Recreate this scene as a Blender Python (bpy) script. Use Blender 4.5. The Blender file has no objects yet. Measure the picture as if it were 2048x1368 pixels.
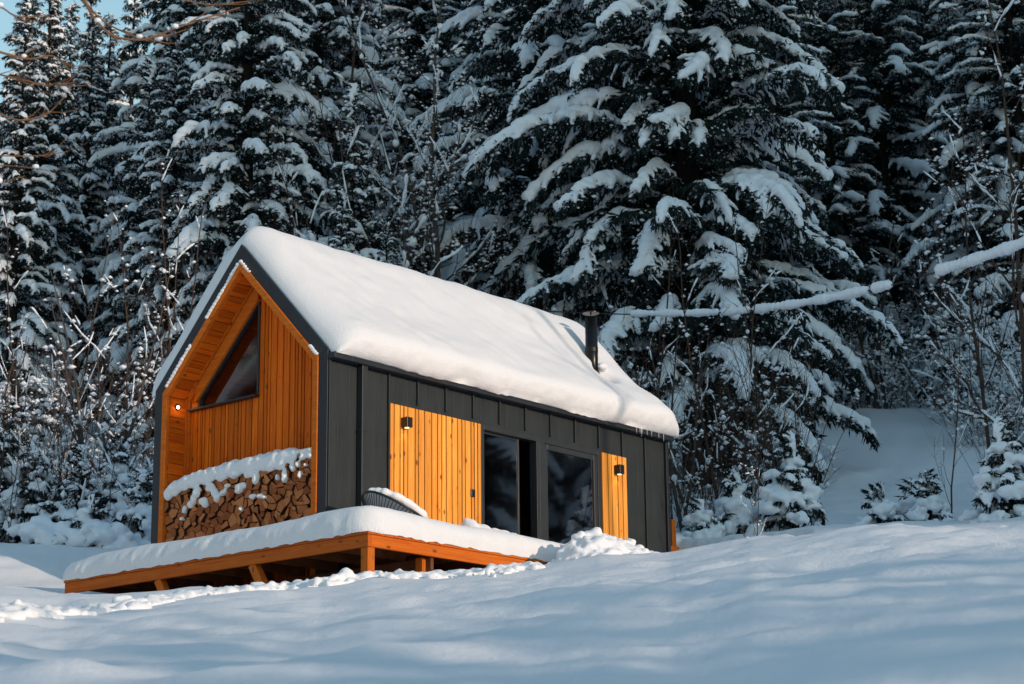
import bpy, bmesh, math, random
import numpy as np
from math import radians as rad, sin, cos, pi
from mathutils import Vector, Matrix

# ------------------------------------------------------------------ camera, sky, sun, exposure
scene = bpy.context.scene
COL = scene.collection
F_PX, YAW, PIT, ROL = 4223.6, .7153, .2558, -.0104
CAM = np.array([-17.588, -18.2955, -4.0196])
_fw = np.array([cos(PIT) * cos(YAW), cos(PIT) * sin(YAW), sin(PIT)])
_r = np.cross(_fw, [0, 0, 1]); _r /= np.linalg.norm(_r)
_u = np.cross(_r, _fw)
CR = cos(ROL) * _r + sin(ROL) * _u
CU = -sin(ROL) * _r + cos(ROL) * _u

cam_data = bpy.data.cameras.new('camera')
cam = bpy.data.objects.new('camera', cam_data)
COL.objects.link(cam)
M = Matrix.Identity(4)
for i in range(3):
    M[i][0] = CR[i]; M[i][1] = CU[i]; M[i][2] = -_fw[i]; M[i][3] = CAM[i]
cam.matrix_world = M
cam_data.sensor_width = 36
cam_data.lens = F_PX / 2048 * 36
cam_data.clip_start = .1
cam_data.clip_end = 600
cam_data.dof.use_dof = True
cam_data.dof.focus_distance = 26.0
cam_data.dof.aperture_fstop = 4.0
scene.camera = cam

SUN_EL = rad(10.0)
world = bpy.data.worlds.new('World')
scene.world = world
world.use_nodes = True
wn = world.node_tree.nodes
sky = wn.new('ShaderNodeTexSky')
sky.sky_type = 'NISHITA'
sky.sun_disc = False
sky.sun_elevation = SUN_EL
sky.sun_rotation = pi            # the sun stands towards -Y
sky.altitude = 600
sky.ozone_density = 3.0
sky.air_density = 1.9
sky.dust_density = .3
wn['Background'].inputs['Strength'].default_value = .15
world.node_tree.links.new(sky.outputs[0], wn['Background'].inputs['Color'])

sun_data = bpy.data.lights.new('sun', 'SUN')
sun_data.energy = 2.1
sun_data.angle = rad(.6)
sun_data.color = (.80, .62, .50)
sun = bpy.data.objects.new('sun', sun_data)
sun.rotation_euler = (pi / 2 - SUN_EL, 0, 0)
COL.objects.link(sun)

scene.view_settings.view_transform = 'Standard'
scene.view_settings.look = 'None'
scene.view_settings.exposure = .8
scene.view_settings.gamma = 1
scene.cycles.max_bounces = 6
scene.cycles.diffuse_bounces = 4
scene.cycles.glossy_bounces = 3
scene.cycles.transparent_max_bounces = 6
scene.cycles.use_denoising = True

# ------------------------------------------------------------------ helpers
def ray(px, py):
    return _fw + CR * (px - 1024) / F_PX - CU * (py - 684) / F_PX

def az_of(px):
    d = ray(px, 900)
    return math.atan2(d[1], d[0])

def xy_at(px, dist):                       # ground position in the direction of a picture column, dist metres away
    a = az_of(px)
    return CAM[0] + dist * cos(a), CAM[1] + dist * sin(a)

def on_plane(px, py, axis, c):             # where a measured line of sight meets a plane of the house
    d = ray(px, py)
    t = (c - CAM[axis]) / d[axis]
    return CAM + d * t

def at_dist(px, py, dist):
    d = ray(px, py)
    return CAM + d / np.hypot(d[0], d[1]) * dist

class MB:
    """collects vertices and faces, then links them as one mesh object"""
    def __init__(self):
        self.v = []; self.f = {3: [], 4: []}; self.n = 0; self.poly = []
    def add(self, v, f):
        v = np.asarray(v, dtype=np.float32).reshape(-1, 3)
        f = np.asarray(f, dtype=np.int32)
        self.v.append(v); self.f[f.shape[1]].append(f + self.n); self.n += len(v)
    def add_ngon(self, idx):
        self.poly.append(list(idx))
    def box(self, x0, x1, y0, y1, z0, z1):
        v = [(x0, y0, z0), (x1, y0, z0), (x1, y1, z0), (x0, y1, z0), (x0, y0, z1), (x1, y0, z1), (x1, y1, z1), (x0, y1, z1)]
        self.add(v, [(0, 3, 2, 1), (4, 5, 6, 7), (0, 1, 5, 4), (1, 2, 6, 5), (2, 3, 7, 6), (3, 0, 4, 7)])
    def hexa(self, v8):                     # eight corners ordered as box()
        self.add(v8, [(0, 3, 2, 1), (4, 5, 6, 7), (0, 1, 5, 4), (1, 2, 6, 5), (2, 3, 7, 6), (3, 0, 4, 7)])
    def bar(self, a, b, w, h, up=(0, 0, 1)):
        a = np.array(a, float); b = np.array(b, float)
        t = b - a; t /= np.linalg.norm(t)
        s = np.cross(t, up); s /= np.linalg.norm(s)
        q = np.cross(s, t)
        v = []
        for p in (a, b):
            pass
        c = [(-1, -1), (1, -1), (1, 1), (-1, 1)]
        v = [a + s * w / 2 * i + q * h / 2 * j for i, j in c] + [b + s * w / 2 * i + q * h / 2 * j for i, j in c]
        self.hexa(v)
    def tube(self, pts, radii, n=6, cap=True, squash=1.0):
        pts = np.asarray(pts, float); radii = np.asarray(radii, float)
        m = len(pts)
        t = np.gradient(pts, axis=0); t /= np.linalg.norm(t, axis=1)[:, None] + 1e-9
        ref = np.array([0, 0, 1.]) if abs(t[:, 2]).mean() < .8 else np.array([1., 0, 0])
        s = np.cross(t, ref); s /= np.linalg.norm(s, axis=1)[:, None] + 1e-9
        q = np.cross(s, t)
        a = np.arange(n) * 2 * pi / n
        ring = pts[:, None, :] + radii[:, None, None] * (np.cos(a)[None, :, None] * s[:, None, :] + squash * np.sin(a)[None, :, None] * q[:, None, :])
        i = np.arange(m - 1)[:, None] * n; k = np.arange(n)[None, :]; k2 = (k + 1) % n
        f = np.stack([i + k, i + k2, i + n + k2, i + n + k], -1).reshape(-1, 4)
        base = self.n
        self.add(ring.reshape(-1, 3), f)
        if cap:
            self.poly.append([base + j for j in range(n)][::-1])
            self.poly.append([base + (m - 1) * n + j for j in range(n)])
    def mesh(self, name, mat, smooth=False):
        v = np.concatenate(self.v) if self.v else np.zeros((0, 3), np.float32)
        loops = []; starts = []; tot = []; pos = 0
        for k in (3, 4):
            if self.f[k]:
                f = np.concatenate(self.f[k])
                loops.append(f.ravel()); starts.append(pos + np.arange(len(f)) * k); tot.append(np.full(len(f), k)); pos += f.size
        for p in self.poly:
            loops.append(np.array(p)); starts.append(np.array([pos])); tot.append(np.array([len(p)])); pos += len(p)
        me = bpy.data.meshes.new(name)
        loops = np.concatenate(loops).astype(np.int32); starts = np.concatenate(starts).astype(np.int32); tot = np.concatenate(tot).astype(np.int32)
        me.vertices.add(len(v)); me.vertices.foreach_set('co', v.ravel())
        me.loops.add(len(loops)); me.loops.foreach_set('vertex_index', loops)
        me.polygons.add(len(starts)); me.polygons.foreach_set('loop_start', starts); me.polygons.foreach_set('loop_total', tot)
        me.polygons.foreach_set('use_smooth', np.full(len(starts), smooth))
        me.materials.append(mat)
        me.update(calc_edges=True); me.validate()
        return me
    def build(self, name, mat, parent=None, smooth=False, bevel=0):
        o = bpy.data.objects.new(name, self.mesh(name, mat, smooth))
        COL.objects.link(o)
        o.parent = parent
        if bevel:
            b = o.modifiers.new('bevel', 'BEVEL'); b.width = bevel; b.segments = 2; b.limit_method = 'ANGLE'
        return o

def tag(o, label=None, cat=None, group=None, kind=None):
    if label: o['label'] = label
    if cat: o['category'] = cat
    if group: o['group'] = group
    if kind: o['kind'] = kind
    return o

def thing(name, label, cat, loc=(0, 0, 0), rz=0, group=None):
    o = bpy.data.objects.new(name, None)
    o.empty_display_size = .3
    COL.objects.link(o); o.location = loc; o.rotation_euler = (0, 0, rz)
    return tag(o, label, cat, group)

def link(name, me, parent=None):
    o = bpy.data.objects.new(name, me); COL.objects.link(o); o.parent = parent
    return o

def dup(root, loc, rz=0, sc=1.0, label=None, group=None, cat=None):
    r = root.copy(); COL.objects.link(r)
    r.location = loc; r.rotation_euler = (0, 0, rz)
    r.scale = (sc, sc, sc) if not hasattr(sc, '__len__') else sc
    if label: r['label'] = label
    if cat: r['category'] = cat
    if group: r['group'] = group
    elif 'group' in r: del r['group']
    for ch in list(root.children):
        c = ch.copy(); COL.objects.link(c); c.parent = r
        for g in ch.children:
            d = g.copy(); COL.objects.link(d); d.parent = c
    return r

_rng = np.random.default_rng(5)
_P = _rng.random((64, 64, 64)).astype(np.float32)
def vnoise(x, y, z=None):                  # smooth value noise, -1..1
    x = np.asarray(x, float); y = np.asarray(y, float); z = np.zeros_like(x) if z is None else np.asarray(z, float)
    xi = np.floor(x).astype(int); yi = np.floor(y).astype(int); zi = np.floor(z).astype(int)
    fx = x - xi; fy = y - yi; fz = z - zi
    fx = fx * fx * (3 - 2 * fx); fy = fy * fy * (3 - 2 * fy); fz = fz * fz * (3 - 2 * fz)
    r = 0
    for a in (0, 1):
        for b in (0, 1):
            for c in (0, 1):
                w = (fx if a else 1 - fx) * (fy if b else 1 - fy) * (fz if c else 1 - fz)
                r = r + w * _P[(xi + a) % 64, (yi + b) % 64, (zi + c) % 64]
    return r * 2 - 1
def sstep(a, b, x):
    t = np.clip((np.asarray(x, float) - a) / (b - a), 0, 1); return t * t * (3 - 2 * t)

# ------------------------------------------------------------------ materials
def new_mat(name):
    m = bpy.data.materials.new(name); m.use_nodes = True
    nt = m.node_tree
    return m, nt, nt.nodes['Principled BSDF']

def snow_mat(name, bump=.25, scale=45, col=(.86, .87, .88)):
    m, nt, b = new_mat(name)
    b.inputs['Base Color'].default_value = (*col, 1)
    b.inputs['Roughness'].default_value = .75
    b.inputs['Specular IOR Level'].default_value = .15
    if bump:
        tc = nt.nodes.new('ShaderNodeTexCoord')
        n = nt.nodes.new('ShaderNodeTexNoise'); n.inputs['Scale'].default_value = scale; n.inputs['Detail'].default_value = 8; n.inputs['Roughness'].default_value = .62
        bp = nt.nodes.new('ShaderNodeBump'); bp.inputs['Strength'].default_value = bump; bp.inputs['Distance'].default_value = .03
        nt.links.new(tc.outputs['Object'], n.inputs['Vector']); nt.links.new(n.outputs['Fac'], bp.inputs['Height'])
        nt.links.new(bp.outputs['Normal'], b.inputs['Normal'])
    return m

def wood_mat(name, c1, c2, axis, knot=(.16, .05, .015), rough=.6, knots=1.0, isl=.35):
    """oiled pine: grain along one axis, a shade of its own for every board, scattered knots"""
    m, nt, b = new_mat(name)
    N = nt.nodes.new; L = nt.links.new
    tc = N('ShaderNodeTexCoord'); geo = N('ShaderNodeNewGeometry')
    off = N('ShaderNodeVectorMath'); off.operation = 'MULTIPLY_ADD'
    comb = N('ShaderNodeCombineXYZ')
    for i in range(3): L(geo.outputs['Random Per Island'], comb.inputs[i])
    L(comb.outputs[0], off.inputs[0]); off.inputs[1].default_value = (31, 17, 23); L(tc.outputs['Object'], off.inputs[2])
    mp = N('ShaderNodeMapping')
    s = [38, 38, 38]; s[axis] = 1.6
    mp.inputs['Scale'].default_value = s
    L(off.outputs[0], mp.inputs['Vector'])
    n1 = N('ShaderNodeTexNoise'); n1.inputs['Scale'].default_value = 1.0; n1.inputs['Detail'].default_value = 6; n1.inputs['Roughness'].default_value = .6; n1.inputs['Distortion'].default_value = .8
    L(mp.outputs[0], n1.inputs['Vector'])
    ramp = N('ShaderNodeValToRGB')
    ramp.color_ramp.elements[0].position = .3; ramp.color_ramp.elements[0].color = (*c2, 1)
    ramp.color_ramp.elements[1].position = .7; ramp.color_ramp.elements[1].color = (*c1, 1)
    L(n1.outputs['Fac'], ramp.inputs['Fac'])
    # a tone per board
    hsv = N('ShaderNodeHueSaturation')
    mr = N('ShaderNodeMapRange'); mr.inputs['To Min'].default_value = 1 - isl; mr.inputs['To Max'].default_value = 1 + isl * .55
    L(geo.outputs['Random Per Island'], mr.inputs['Value']); L(mr.outputs[0], hsv.inputs['Value']); L(ramp.outputs[0], hsv.inputs['Color'])
    # knots
    mk = N('ShaderNodeMapping'); sk = [9.5, 9.5, 9.5]; sk[axis] = 5.0
    mk.inputs['Scale'].default_value = sk; L(off.outputs[0], mk.inputs['Vector'])
    vo = N('ShaderNodeTexVoronoi'); vo.inputs['Scale'].default_value = 1.0
    L(mk.outputs[0], vo.inputs['Vector'])
    kr = N('ShaderNodeMapRange'); kr.inputs['From Min'].default_value = .09; kr.inputs['From Max'].default_value = .24
    kr.inputs['To Min'].default_value = knots; kr.inputs['To Max'].default_value = 0
    L(vo.outputs['Distance'], kr.inputs['Value'])
    sp = N('ShaderNodeSeparateColor'); L(vo.outputs['Color'], sp.inputs[0])
    gt = N('ShaderNodeMapRange'); gt.inputs['From Min'].default_value = .45; gt.inputs['From Max'].default_value = .75; L(sp.outputs[0], gt.inputs['Value'])
    km = N('ShaderNodeMath'); km.operation = 'MULTIPLY'; L(kr.outputs[0], km.inputs[0]); L(gt.outputs[0], km.inputs[1])
    hm = N('ShaderNodeMapRange'); hm.inputs['To Min'].default_value = .488; hm.inputs['To Max'].default_value = .512; L(n1.outputs['Fac'], hm.inputs['Value']); L(hm.outputs[0], hsv.inputs['Hue'])
    mix = N('ShaderNodeMix'); mix.data_type = 'RGBA'
    L(km.outputs[0], mix.inputs['Factor']); L(hsv.outputs[0], mix.inputs['A']); mix.inputs['B'].default_value = (*knot, 1)
    L(mix.outputs['Result'], b.inputs['Base Color'])
    bp = N('ShaderNodeBump'); bp.inputs['Strength'].default_value = .25; bp.inputs['Distance'].default_value = .004
    L(n1.outputs['Fac'], bp.inputs['Height']); L(bp.outputs[0], b.inputs['Normal'])
    b.inputs['Roughness'].default_value = rough
    b.inputs['Specular IOR Level'].default_value = .12
    return m

def plain_mat(name, col, rough=.5, metal=0, noise=.0, scale=8, spec=.4):
    m, nt, b = new_mat(name)
    b.inputs['Roughness'].default_value = rough; b.inputs['Metallic'].default_value = metal
    b.inputs['Specular IOR Level'].default_value = spec
    if noise:
        N = nt.nodes.new; L = nt.links.new
        tc = N('ShaderNodeTexCoord'); n = N('ShaderNodeTexNoise'); n.inputs['Scale'].default_value = scale; n.inputs['Detail'].default_value = 5
        L(tc.outputs['Object'], n.inputs['Vector'])
        r = N('ShaderNodeValToRGB')
        r.color_ramp.elements[0].position = .3; r.color_ramp.elements[0].color = (*[c * (1 - noise) for c in col], 1)
        r.color_ramp.elements[1].position = .7; r.color_ramp.elements[1].color = (*[c * (1 + noise) for c in col], 1)
        L(n.outputs['Fac'], r.inputs['Fac']); L(r.outputs[0], b.inputs['Base Color'])
        mr = N('ShaderNodeMapRange'); mr.inputs['To Min'].default_value = rough * .8; mr.inputs['To Max'].default_value = min(1, rough * 1.2)
        L(n.outputs['Fac'], mr.inputs['Value']); L(mr.outputs[0], b.inputs['Roughness'])
    else:
        b.inputs['Base Color'].default_value = (*col, 1)
    return m

def glass_mat(name, tint=(1, 1, 1), refl=.30, gain=2.6):
    m = bpy.data.materials.new(name); m.use_nodes = True
    nt = m.node_tree; nt.nodes.clear(); N = nt.nodes.new; L = nt.links.new
    out = N('ShaderNodeOutputMaterial'); mx = N('ShaderNodeMixShader'); tr = N('ShaderNodeBsdfTransparent'); gl = N('ShaderNodeBsdfGlossy')
    tr.inputs['Color'].default_value = (.72 * tint[0], .76 * tint[1], .76 * tint[2], 1)
    gl.inputs['Roughness'].default_value = .035; gl.inputs['Color'].default_value = (1, .92, .93, 1)
    fr = N('ShaderNodeFresnel'); fr.inputs['IOR'].default_value = 1.52
    mu = N('ShaderNodeMath'); mu.operation = 'MULTIPLY_ADD'; mu.inputs[1].default_value = gain; mu.inputs[2].default_value = refl * .3; mu.use_clamp = True
    tc = N('ShaderNodeTexCoord'); n = N('ShaderNodeTexNoise'); n.inputs['Scale'].default_value = 1.4; bp = N('ShaderNodeBump')
    bp.inputs['Strength'].default_value = .04; bp.inputs['Distance'].default_value = .02
    L(tc.outputs['Object'], n.inputs['Vector']); L(n.outputs['Fac'], bp.inputs['Height']); L(bp.outputs[0], gl.inputs['Normal'])
    L(fr.outputs[0], mu.inputs[0]); L(mu.outputs[0], mx.inputs[0]); L(tr.outputs[0], mx.inputs[1]); L(gl.outputs[0], mx.inputs[2]); L(mx.outputs[0], out.inputs[0])
    return m

def needle_mat(name, c1, c2):
    m, nt, b = new_mat(name)
    N = nt.nodes.new; L = nt.links.new
    geo = N('ShaderNodeNewGeometry'); r = N('ShaderNodeValToRGB')
    r.color_ramp.elements[0].color = (*c1, 1); r.color_ramp.elements[1].color = (*c2, 1)
    L(geo.outputs['Random Per Island'], r.inputs['Fac']); L(r.outputs[0], b.inputs['Base Color'])
    b.inputs['Roughness'].default_value = .8; b.inputs['Specular IOR Level'].default_value = .1
    return m

def emit_mat(name, col, s):
    m, nt, b = new_mat(name)
    b.inputs['Emission Color'].default_value = (*col, 1); b.inputs['Emission Strength'].default_value = s
    return m

SNOW = snow_mat('packed_snow', .35, 40)
SNOW_ROOF = snow_mat('roof_snow', .30, 34, (.78, .79, .80))
SNOW_GROUND = snow_mat('ground_snow', .4, 22, (.80, .82, .84))
SNOW_TREE = snow_mat('branch_snow', 0, col=(.83, .88, .93))
NEEDLE = needle_mat('spruce_needles', (.010, .018, .019), (.026, .038, .035))
BARK = plain_mat('spruce_bark', (.022, .019, .017), .9, 0, .4, 14, .1)
TWIG = plain_mat('bare_bark', (.070, .046, .037), .85, 0, .4, 9, .1)
TWIG_GREY = plain_mat('grey_bark', (.075, .062, .055), .85, 0, .4, 9, .1)
TWIG_WARM = plain_mat('alder_bark', (.20, .11, .06), .85, 0, .3, 9, .1)
METAL = plain_mat('anthracite_metal', (.0215, .0268, .0280), .5, 0, .12, 3, .4)
METAL_DARK = plain_mat('dark_flashing', (.018, .022, .027), .45, 0, .15, 5, .4)
def dented(m):
    nt = m.node_tree; b = nt.nodes['Principled BSDF']
    tc = nt.nodes.new('ShaderNodeTexCoord'); mp = nt.nodes.new('ShaderNodeMapping'); mp.inputs['Scale'].default_value = (2.5, 2.5, .7)
    n = nt.nodes.new('ShaderNodeTexNoise'); n.inputs['Scale'].default_value = 1.6; n.inputs['Detail'].default_value = 3
    bp = nt.nodes.new('ShaderNodeBump'); bp.inputs['Strength'].default_value = .5; bp.inputs['Distance'].default_value = .03
    nt.links.new(tc.outputs['Object'], mp.inputs[0]); nt.links.new(mp.outputs[0], n.inputs['Vector']); nt.links.new(n.outputs['Fac'], bp.inputs['Height']); nt.links.new(bp.outputs[0], b.inputs['Normal'])
dented(METAL)
FRAME = plain_mat('window_frame_paint', (.030, .034, .037), .4, 0, .08, 4, .4)
BLACK = plain_mat('black_paint', (.012, .012, .013), .35, 0, .2, 6, .5)
FLUE = plain_mat('flue_metal', (.02, .019, .019), .28, .7, .15, 6, .5)
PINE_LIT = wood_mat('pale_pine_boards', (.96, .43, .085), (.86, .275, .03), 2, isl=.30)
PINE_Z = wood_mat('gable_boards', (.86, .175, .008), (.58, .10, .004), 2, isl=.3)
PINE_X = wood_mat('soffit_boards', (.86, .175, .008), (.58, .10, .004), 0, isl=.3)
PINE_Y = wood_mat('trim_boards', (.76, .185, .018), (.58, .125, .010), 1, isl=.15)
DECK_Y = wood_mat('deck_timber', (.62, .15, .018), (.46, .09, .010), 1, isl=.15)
DECK_X = wood_mat('deck_timber_lit', (.70, .17, .018), (.54, .11, .010), 0, isl=.15)  # lighter copy of the deck timber, sunlight put into the colour
DECK_Z = wood_mat('post_timber', (.64, .17, .02), (.48, .11, .012), 2, isl=.15)
ROOM = plain_mat('room_lining', (.42, .19, .09), .8, 0, .2, 3)
LOG_END = None
GLASS = glass_mat('window_glass')
GLASS_GABLE = glass_mat('gable_glass', refl=.1, gain=1.0)

def log_mat():
    m, nt, b = new_mat('split_log')
    N = nt.nodes.new; L = nt.links.new
    info = N('ShaderNodeObjectInfo'); r = N('ShaderNodeValToRGB')
    e = r.color_ramp.elements
    e[0].color = (.30, .085, .030, 1); e[1].color = (.62, .235, .09, 1)
    x = r.color_ramp.elements.new(.5); x.color = (.48, .155, .055, 1)
    L(info.outputs['Random'], r.inputs['Fac'])
    tc = N('ShaderNodeTexCoord'); n = N('ShaderNodeTexNoise'); n.inputs['Scale'].default_value = 22; n.inputs['Detail'].default_value = 6
    L(tc.outputs['Object'], n.inputs['Vector'])
    mr = N('ShaderNodeMapRange'); mr.inputs['To Min'].default_value = .65; mr.inputs['To Max'].default_value = 1.25
    L(n.outputs['Fac'], mr.inputs['Value'])
    wv = N('ShaderNodeTexWave'); wv.wave_type = 'RINGS'; wv.rings_direction = 'X'; wv.inputs['Scale'].default_value = 22; wv.inputs['Distortion'].default_value = 2.5; wv.inputs['Detail'].default_value = 2
    ad = N('ShaderNodeVectorMath'); ad.operation = 'ADD'; ad.inputs[1].default_value = (0, .03, .045); L(tc.outputs['Object'], ad.inputs[0]); L(ad.outputs[0], wv.inputs['Vector'])
    wr = N('ShaderNodeMapRange'); wr.inputs['To Min'].default_value = .80; wr.inputs['To Max'].default_value = 1.08; L(wv.outputs['Fac'], wr.inputs['Value'])
    mm = N('ShaderNodeMath'); mm.operation = 'MULTIPLY'; L(mr.outputs[0], mm.inputs[0]); L(wr.outputs[0], mm.inputs[1])
    h = N('ShaderNodeHueSaturation'); L(mm.outputs[0], h.inputs['Value']); L(r.outputs[0], h.inputs['Color'])
    L(h.outputs[0], b.inputs['Base Color']); b.inputs['Roughness'].default_value = .85; b.inputs['Specular IOR Level'].default_value = .1
    bp = N('ShaderNodeBump'); bp.inputs['Strength'].default_value = .4; bp.inputs['Distance'].default_value = .01
    L(n.outputs['Fac'], bp.inputs['Height']); L(bp.outputs[0], b.inputs['Normal'])
    return m
LOG = log_mat()

# ------------------------------------------------------------------ terrain
_cr = [(-700, 1165, 26), (0, 1172, 26), (130, 1184, 26), (300, 1181, 24.5), (480, 1176, 23), (640, 1173, 22.2), (740, 1160, 22), (900, 1152, 22),
       (1060, 1139, 22), (1200, 1112, 23), (1338, 1100, 24), (1420, 1084, 24.5), (1500, 1070, 24), (1620, 1062, 22.5), (1760, 1052, 21), (2048, 1041, 19), (2200, 1038, 18.5)]
_caz, _cT, _cD = [], [], []
for px, py, dc in _cr:
    d = ray(px, py); hh = np.hypot(d[0], d[1])
    _caz.append(math.atan2(d[1], d[0])); _cT.append(d[2] / hh); _cD.append(dc)
_o = np.argsort(_caz); _caz = np.array(_caz)[_o]; _cT = np.array(_cT)[_o]; _cD = np.array(_cD)[_o]
EYE_H = .62

def ground_z(x, y, detail=True):
    x = np.asarray(x, float); y = np.asarray(y, float)
    dx, dy = x - CAM[0], y - CAM[1]
    d = np.hypot(dx, dy) + 1e-6; a = np.arctan2(dy, dx)
    a = np.where(a < -2.4, a + 2 * pi, a)
    T = np.interp(a, _caz, _cT); D = np.interp(a, _caz, _cD)
    low = np.clip(_caz[0] - a, 0, 1.6)                    # right of the view the meadow falls away
    T = T - .34 * low * low
    high = np.clip(a - _caz[-1], 0, 3)
    T = T - .12 * high
    near = d * T - EYE_H * (1 - d / D)
    zc = D * T
    hill = 5.4 + .33 * (d - 33)                            # relative to the camera height
    hill = hill * np.clip(1 - low * .7, 0, 1) + (33 * T) * np.clip(low * .7, 0, 1)
    t = sstep(0, 1, (d - D) / (34 - D))
    hill0 = 5.4 * np.clip(1 - low * .7, 0, 1) + 33 * T * np.clip(low * .7, 0, 1)
    far = np.where(d < 34, zc + (hill0 - zc) * t, hill)
    z = np.where(d < D, near, far) + CAM[2]
    # the ground lies lower under the house and its deck
    bx = np.maximum(np.maximum(-.9 - x, x - 7.2), 0); by = np.maximum(np.maximum(-1.55 - y, y - 3.2), 0)
    bd = np.hypot(bx, by)
    z = np.minimum(z, -.85 + 1.0 * bd + .6 * bd * bd + np.where(x > 3, (x - 3) * .2, 0))
    if detail:
        w = np.clip(d / 8, .35, 1.2)
        z = z + .048 * w * vnoise(x * .55 + y * .25 + 3, y * .9 - x * .3 + 9) + .02 * w * vnoise(x * 1.3 + 40, y * 1.7 + 11) \
              + .020 * vnoise(x * 2.6 - y, y * 3.4 + x, x * 0 + 4) + .006 * vnoise(x * 8, y * 8) + .10 * vnoise(x * .16 + 7, y * .2 + 5) * sstep(6, 14, d) * (1 - sstep(16, 20, d))
        z = z - .035 * np.clip(vnoise(x * 1.9 + 5, y * 1.5 + 2, x * 0 + 9), 0, 1) * (1 - sstep(10, 16, d)) \
              + .02 * vnoise(x * .8 - y * .8, (x + y) * 4.2) * sstep(10, 14, d) * (1 - sstep(19, 22, d))
        ca, sa = cos(.35), sin(.35)
        p_, q_ = x * ca + y * sa, -x * sa + y * ca
        z = z + .013 * vnoise(p_ * .55, q_ * 2.3 + 2 * vnoise(p_ * .3, q_ * .4)) * sstep(4, 7, d) * (1 - sstep(18, 22, d))
        z = z + .008 * vnoise(p_ * 2.2, q_ * 7.5, x * 0 + 3) * (1 - sstep(18, 22, d))
        for mx, md, mh, mw in ((138, 9.2, .10, .30), (75, 7.9, .07, .28), (860, 9.6, .05, .35), (420, 8.6, .05, .4)):
            u_, v_ = xy_at(mx, md); z = z + mh * np.exp(-((x - u_) ** 2 + (y - v_) ** 2) / mw ** 2)
        hillw = sstep(30, 36, d)
        z = z + hillw * (.05 * vnoise(x * 1.2, y * 1.2) + .02 * vnoise(x * 4, y * 4))
    return z
def gz(x, y): return float(ground_z(np.array([x]), np.array([y]))[0])

def build_ground():
    a = np.concatenate([np.linspace(-2.3, .40, 90), np.arange(.42, 1.02, .0016), np.linspace(1.04, 2 * pi - 2.31, 90)])
    d = [.4]
    while d[-1] < 130:
        d.append(d[-1] * 1.02 + .01 if d[-1] < 12 else d[-1] + (.14 if d[-1] < 40 else d[-1] * .03))
    d = np.array(d)
    A, D = np.meshgrid(a, d, indexing='ij')
    x = CAM[0] + D * np.cos(A); y = CAM[1] + D * np.sin(A)
    z = ground_z(x, y)
    na, nd = A.shape
    i = np.arange(na)[:, None]; k = np.arange(nd - 1)[None, :]; i2 = (i + 1) % na
    f = np.stack([i * nd + k, i * nd + k + 1, i2 * nd + k + 1, i2 * nd + k], -1).reshape(-1, 4)[:, ::-1]
    mb = MB(); mb.add(np.stack([x, y, z], -1).reshape(-1, 3), f)
    c = len(mb.v[0])
    o = mb.build('snowy_ground', SNOW_GROUND, smooth=True)
    tag(o, kind='structure')
build_ground()
def deck_shade_soil():                            # dark sheet added to deepen the shade under the deck, where no snow falls
    mb = MB(); n = 30
    X, Y = np.meshgrid(np.linspace(-.75, 2.6, n), np.linspace(-1.4, 3.0, n), indexing='ij')
    Z = ground_z(X, Y) + .03 + .015 * vnoise(X * 5, Y * 5)
    i = np.arange(n - 1)[:, None] * n; k = np.arange(n - 1)[None, :]
    mb.add(np.stack([X, Y, Z], -1).reshape(-1, 3), np.stack([i + k, i + n + k, i + n + k + 1, i + k + 1], -1).reshape(-1, 4))
    tag(mb.build('deck_shade_soil', plain_mat('shade_soil', (.03, .022, .016), .95, 0, .4, 6, .1), smooth=True), kind='structure')
deck_shade_soil()

# ------------------------------------------------------------------ snow lumps (voxel-merged blobs)
_bm = bmesh.new(); bmesh.ops.create_icosphere(_bm, subdivisions=2, radius=1)
ICO_V = np.array([v.co[:] for v in _bm.verts]); ICO_F = np.array([[v.index for v in f.verts] for f in _bm.faces]); _bm.free()

def merged(blobs, voxel, target=None, smooth_it=4, mat=None, name='snow', noise=0.0, nscale=8, chunk=0.0):
    """blobs: (centre, (rx, ry, rz) or r, rotation z) -> one smooth lumpy mesh"""
    mb = MB()
    for c, r, *rot in blobs:
        r = np.array(r if hasattr(r, '__len__') else (r, r, r), float)
        v = ICO_V * r
        if chunk: v = v * (1 + chunk * (_rng.random((len(ICO_V), 1)) - .5))
        if rot:
            m = np.array(rot[0]) if hasattr(rot[0], '__len__') else np.array(Matrix.Rotation(rot[0], 3, 'Z'))
            v = v @ m.T
        mb.add(v + np.asarray(c, float), ICO_F)
    me = mb.mesh(name, mat or SNOW_TREE, True)
    o = bpy.data.objects.new('tmp', me); COL.objects.link(o)
    m = o.modifiers.new('r', 'REMESH'); m.mode = 'VOXEL'; m.voxel_size = voxel; m.use_smooth_shade = True
    if smooth_it:
        s = o.modifiers.new('s', 'SMOOTH'); s.factor = .5; s.iterations = smooth_it
    dg = bpy.context.evaluated_depsgraph_get()
    ev = o.evaluated_get(dg)
    if target:
        n = len(ev.data.polygons) * 2
        if n > target:
            dm = o.modifiers.new('d', 'DECIMATE'); dm.ratio = target / n
            dg = bpy.context.evaluated_depsgraph_get(); ev = o.evaluated_get(dg)
    out = bpy.data.meshes.new_from_object(ev)
    bpy.data.objects.remove(o); bpy.data.meshes.remove(me)
    if noise:
        n = len(out.vertices); co = np.zeros(n * 3, np.float32); out.vertices.foreach_get('co', co); co = co.reshape(-1, 3)
        no = np.zeros(n * 3, np.float32); out.vertices.foreach_get('normal', no); no = no.reshape(-1, 3)
        co = co + no * (noise * vnoise(co[:, 0] * nscale, co[:, 1] * nscale, co[:, 2] * nscale))[:, None]
        out.vertices.foreach_set('co', co.ravel())
    out.polygons.foreach_set('use_smooth', np.ones(len(out.polygons), bool))
    out.materials.clear(); out.materials.append(mat or SNOW_TREE); out.name = name
    out.update()
    return out

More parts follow.
